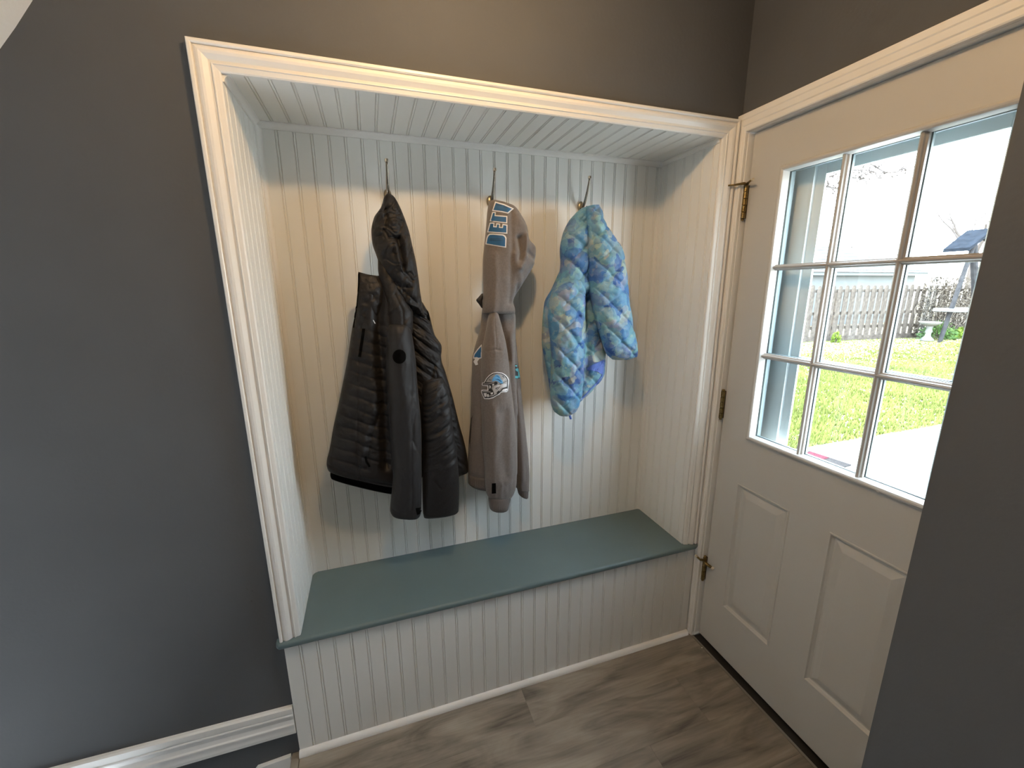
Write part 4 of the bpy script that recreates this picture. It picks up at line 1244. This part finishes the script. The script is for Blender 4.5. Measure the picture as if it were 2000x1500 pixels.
def leafy(name, pts, size, mt, seed=0):
    r = np.random.RandomState(seed)
    n = len(pts)
    a = r.randn(n, 3); a /= np.linalg.norm(a, axis=1)[:, None]
    b = np.cross(a, r.randn(n, 3)); b /= np.linalg.norm(b, axis=1)[:, None]
    s = (size * (0.6 + 0.8 * r.rand(n)))[:, None]
    P = np.stack([pts - a * s, pts + b * s * .45, pts + a * s, pts - b * s * .45], 1)
    me = bpy.data.meshes.new(name)
    me.from_pydata(P.reshape(-1, 3).tolist(), [], np.arange(n * 4).reshape(-1, 4).tolist())
    me.materials.append(mt)
    return me
def fence_pt(s, off, z): return np.array([fa[0] + fd[0] * s - fn[0] * off, fa[1] + fd[1] * s - fn[1] * off, z])
# dry vines over the right half of the fence
bm = bmesh.new()
rr = random.Random(5)
for i in range(70):
    s = 6.6 + rr.random() * 5.5; z = GZ0 + rr.random() * 0.5
    pts = []
    for k in range(7):
        pts.append(tuple(fence_pt(s, 0.07 + rr.random() * .1, z)))
        s += rr.uniform(-.22, .25); z = min(z + rr.uniform(.12, .42), 1.78 + rr.random() * .1)
    tube(bm, pts, 0.014, 4)
o = from_bm('vine_stems', bm, M_VINE)
o['kind'] = 'stuff'; o['label'] = 'tangle of dry vine stems over the fence'; o['category'] = 'vines'
r_ = np.random.RandomState(8)
pts = np.array([fence_pt(6.6 + 5.6 * a, 0.06 + .12 * b, GZ0 + 0.1 + 2.0 * c) for a, b, c in r_.rand(3600, 3)])
o = link('vine_leaves', leafy('vine_leaves', pts, 0.055, M_VINE, 3))
o['kind'] = 'stuff'; o['label'] = 'dry leaves of the vine on the fence'; o['category'] = 'vines'
# shrubs at the foot of the fence
def shrub(name, label, c, r, hh, mt, n, seed, size=0.05):
    t = thing(name, label, 'shrub', (c[0], c[1], GZ0))
    q = np.random.RandomState(seed)
    p = q.randn(n, 3); p /= np.linalg.norm(p, axis=1)[:, None]; p *= (0.45 + 0.55 * q.rand(n, 1)); p[:, 2] = np.abs(p[:, 2])
    p = p * np.array([r, r * .6, hh])
    link('leaves', leafy('leaves', p, size, mt, seed), None, t)
    bm = bmesh.new()
    for k in range(7):
        a = q.rand() * 6.28
        tube(bm, [(0, 0, 0), (math.cos(a) * r * .3, math.sin(a) * r * .2, hh * .4), (math.cos(a) * r * .6, math.sin(a) * r * .4, hh * .8)], [.012, .008, .004], 4)
    from_bm('stems', bm, M_VINE, t)
shrub('leafy_shrub', 'grey-green leafy shrub behind the stone birdbath', fence_pt(7.1, 0.55, 0), 0.75, 0.62, M_LEAF, 900, 11)
shrub('leafy_shrub', 'low yellow-green shrub right of the birdbath under the vines', fence_pt(8.6, 0.6, 0), 0.85, 0.42, M_LEAF2, 900, 12)
shrub('clipped_bush', 'small round yellow-green bush against the left part of the fence', fence_pt(2.95, 0.35, 0), 0.20, 0.36, M_LEAF2, 500, 13, 0.03)
# birdbath
c = fence_pt(6.1, 0.9, GZ0)
bb = thing('birdbath', 'pale stone birdbath on a turned pedestal in front of the vines', 'birdbath', tuple(c))
bm = bmesh.new(); lathe(bm, [(.17, 0), (.18, .04), (.13, .10), (.08, .16), (.07, .26), (.10, .32), (.07, .40), (.09, .50)], (0, 0, 0), 'z', 20)
from_bm('pedestal', bm, M_STONE, bb, smooth=True)
bm = bmesh.new(); lathe(bm, [(.09, .50), (.16, .52), (.27, .58), (.30, .62), (.30, .64), (.27, .635), (.20, .59), (.05, .575)], (0, 0, 0), 'z', 24)
from_bm('bowl', bm, M_STONE, bb, smooth=True)
# garage beyond the fence
ga = thing('garage', 'pale sided garage with a hipped grey roof beyond the picket fence', 'building', (21, 13, GZ0))
def gpart(name, bm, mt, parent=ga):
    for v in bm.verts: v.co -= Vector(ga.location)
    return from_bm(name, bm, mt, parent)
bm = bmesh.new(); bx(bm, 13.5, 26.85, 13.0, 19.0, GZ0, 1.98); gpart('walls', bm, M_SIDING)
bm = bmesh.new(); bx(bm, 13.2, 27.2, 12.68, 19.3, 1.98, 2.13); gpart('eaves', bm, M_SIDING)
bm = bmesh.new()
ev = [bm.verts.new(p) for p in ((13.1, 12.6, 2.13), (27.3, 12.6, 2.13), (27.3, 19.4, 2.13), (13.1, 19.4, 2.13))]
rv = [bm.verts.new(p) for p in ((16.5, 16, 3.75), (23.9, 16, 3.75))]
for f in ((ev[0], ev[1], rv[1], rv[0]), (ev[1], ev[2], rv[1]), (ev[2], ev[3], rv[0], rv[1]), (ev[3], ev[0], rv[0]), (ev[3], ev[2], ev[1], ev[0])):
    bm.faces.new(f)
roof = gpart('roof', bm, M_SHING)
for k in range(1, 9):      # courses of shingles
    t = k / 9
    z = 2.13 + 1.62 * t; y = 12.6 + 3.4 * t
    bm = bmesh.new(); bx(bm, 13.1 + 3.4 * t + .05, 27.3 - 3.4 * t - .05, y - 0.20, y + .02, z - 0.075, z + 0.012)
    bmesh.ops.rotate(bm, verts=bm.verts, cent=(20, y, z), matrix=Matrix.Rotation(math.atan2(1.62, 3.4) * 0.9, 3, 'X'))
    o = gpart('shingle_course', bm, M_SHING)
# post with canopy
yp_ = 7.25
def PF(u, v, dy=0.0): return Vector(W(u, v, yp_ + dy))
foot = PF(1846, 640)
pf = thing('play_frame', 'leaning timber post under a small blue canopy, at the right edge of the glass', 'play frame', (foot.x, foot.y, GZ0))
PO = Vector(pf.location)
top_ = PF(1902, 478)
bm = bmesh.new(); tube(bm, [Vector((foot.x - .12, foot.y, GZ0)) - PO, top_ - PO], 0.06, 10)
from_bm('post', bm, M_POST, pf)
bm = bmesh.new(); tube(bm, [Vector((top_.x + 1.4, foot.y, GZ0)) - PO, top_ + Vector((.05, .03, 0)) - PO], 0.09, 10)
from_bm('post', bm, M_POST, pf)
bm = bmesh.new()
a, b, c = PF(1882, 484) - PO, PF(1930, 446) - PO, PF(1990, 470) - PO
pr_ = [a, b, c, c - Vector((0, 0, .12)), b - Vector((0, 0, .12)), a - Vector((0, 0, .10))]
prism(bm, [(q.x, q.z) for q in pr_], lambda s, h: (s, -0.15, h), lambda s, h: (s, 0.5, h))
from_bm('canopy', bm, M_CANOPY, pf)
p = PF(1848, 606) - PO
bm = bmesh.new(); bx(bm, p.x, p.x + 1.5, -.35, .35, p.z - .05, p.z + .05, .01)
from_bm('platform', bm, M_SIDING, pf)
# bare trees
def grow(bm, p, d, L, r, depth, rg, leaves):
    pts = [p]; dd = d
    for k in range(4):
        dd = (dd + Vector((rg.uniform(-.25, .25), rg.uniform(-.25, .25), rg.uniform(-.18, .22)))).normalized()
        pts.append(pts[-1] + dd * L / 4)
    tube(bm, pts, [r * (1 - .12 * k) for k in range(5)], 5 if r > .02 else 4)
    if depth == 0:
        for q_ in pts[2:]: leaves.append(np.array(q_))
        return
    for k in range(rg.choice((2, 3))):
        a = pts[rg.choice((2, 3, 4))]
        nd = (dd + Vector((rg.uniform(-.9, .9), rg.uniform(-.9, .9), rg.uniform(-.35, .7)))).normalized()
        grow(bm, a, nd, L * rg.uniform(.6, .8), r * .55, depth - 1, rg, leaves)
def tree(name, label, loc, h0, r0, depth, seed, d0=(0, 0, 1), bark=M_BARK):
    t = thing(name, label, 'tree', loc)
    rg = random.Random(seed); lv = []
    bm = bmesh.new(); tube(bm, [(0, 0, 0), (0.05, 0, h0 * .5), (0, 0.05, h0)], [r0, r0 * .85, r0 * .7], 10)
    from_bm('trunk', bm, bark, t, smooth=True)
    bm = bmesh.new()
    for k in range(4):
        a = k * 1.6 + rg.random()
        grow(bm, Vector((0, 0.05, h0 * rg.uniform(.85, 1))), Vector((math.cos(a) * .6, math.sin(a) * .6, .9)).normalized(), h0 * .45, r0 * .4, depth, rg, lv)
    from_bm('branches', bm, bark, t)
    return t, lv
tree('bare_tree', 'small bare tree rising beyond the garage roof', (38, 24.5, GZ0), 3.4, 0.16, 3, 21)
tree('bare_tree', 'pale bare tree above the canopy at the right edge of the glass', (34, 14.2, GZ0), 4.0, 0.22, 3, 22)
# nearer tree whose budding twigs hang into the top panes
tt = thing('budding_tree', 'budding tree whose thin twigs hang into the top panes of the door', 'tree', (6.6, 8.6, GZ0))
bm = bmesh.new(); tube(bm, [(0, 0, 0), (.1, -.05, 2.2), (0, -.2, 4.6)], [.20, .17, .12], 12)
from_bm('trunk', bm, M_BARK, tt, smooth=True)
bm = bmesh.new(); lv = []
rg = random.Random(33)
base = Vector((6.6, 8.4, 4.0))
def tw(*px):
    return [Vector(W(u, v, y)) for u, v, y in px]
mains = [tw((1600, 318, 6.6), (1650, 333, 6.3), (1690, 332, 6.1), (1712, 338, 6.0)), tw((1605, 345, 6.5), (1640, 345, 6.3), (1672, 348, 6.2), (1680, 344, 6.1)),
         tw((1610, 360, 6.6), (1622, 366, 6.5), (1640, 370, 6.4)), tw((1700, 320, 6.2), (1730, 338, 6.0), (1752, 336, 5.9), (1766, 324, 5.8)), tw((1590, 330, 6.6), (1614, 345, 6.5), (1618, 362, 6.5))]
for ln in mains:
    tube(bm, [base, (base + ln[0]) / 2 + Vector((0, 0, .25))] + ln, [.045, .025] + [0.014] * len(ln), 5)
    for i, p in enumerate(ln[:-1]):
        for k in range(4):
            a = p.lerp(ln[i + 1], rg.random())
            b_ = a + Vector((rg.uniform(-.2, .2), rg.uniform(-.25, .1), rg.uniform(-.16, .14)))
            tube(bm, [a, (a + b_) / 2 + Vector((0, 0, rg.uniform(-.03, .03))), b_], [.011, .009, .007], 4)
            for q_ in (b_, (a + b_) / 2): lv.append(np.array(q_))
for v in bm.verts: v.co -= Vector(tt.location)
from_bm('branches', bm, M_BARK, tt)
pts = np.concatenate([np.array(lv) + np.random.RandomState(9 + k).randn(len(lv), 3) * .035 for k in range(5)]) - np.array(tt.location)
link('buds', leafy('buds', pts, 0.034, M_BARK, 6), None, tt)
# overhead wires behind the garage
bm = bmesh.new()
p0, p1 = W(1560, 494, 25), W(1935, 458, 15)
tube(bm, [p0 + (p1 - p0) * k / 8 - np.array([0, 0, .5 * math.sin(math.pi * k / 8)]) for k in range(9)], 0.022, 5)
o = from_bm('overhead_wire', bm, M_WIRE); tag(o, 'thin overhead wire crossing the sky above the garage', 'wire')
# mat on the patio
mt_ = thing('door_mat', 'small red and grey mat lying on the patio outside', 'mat', (5.06, 1.66, GZ0))
mt_.rotation_euler.z = 0.12
bm = bmesh.new(); bx(bm, -.16, .10, -.22, .20, 0.0, .014, .004); from_bm('mat_edge', bm, M_MATGREY, mt_)
bm = bmesh.new(); bx(bm, -.13, .07, -.02, .17, 0.0141, .020, .002); from_bm('mat_pile', bm, M_MATRED, mt_)
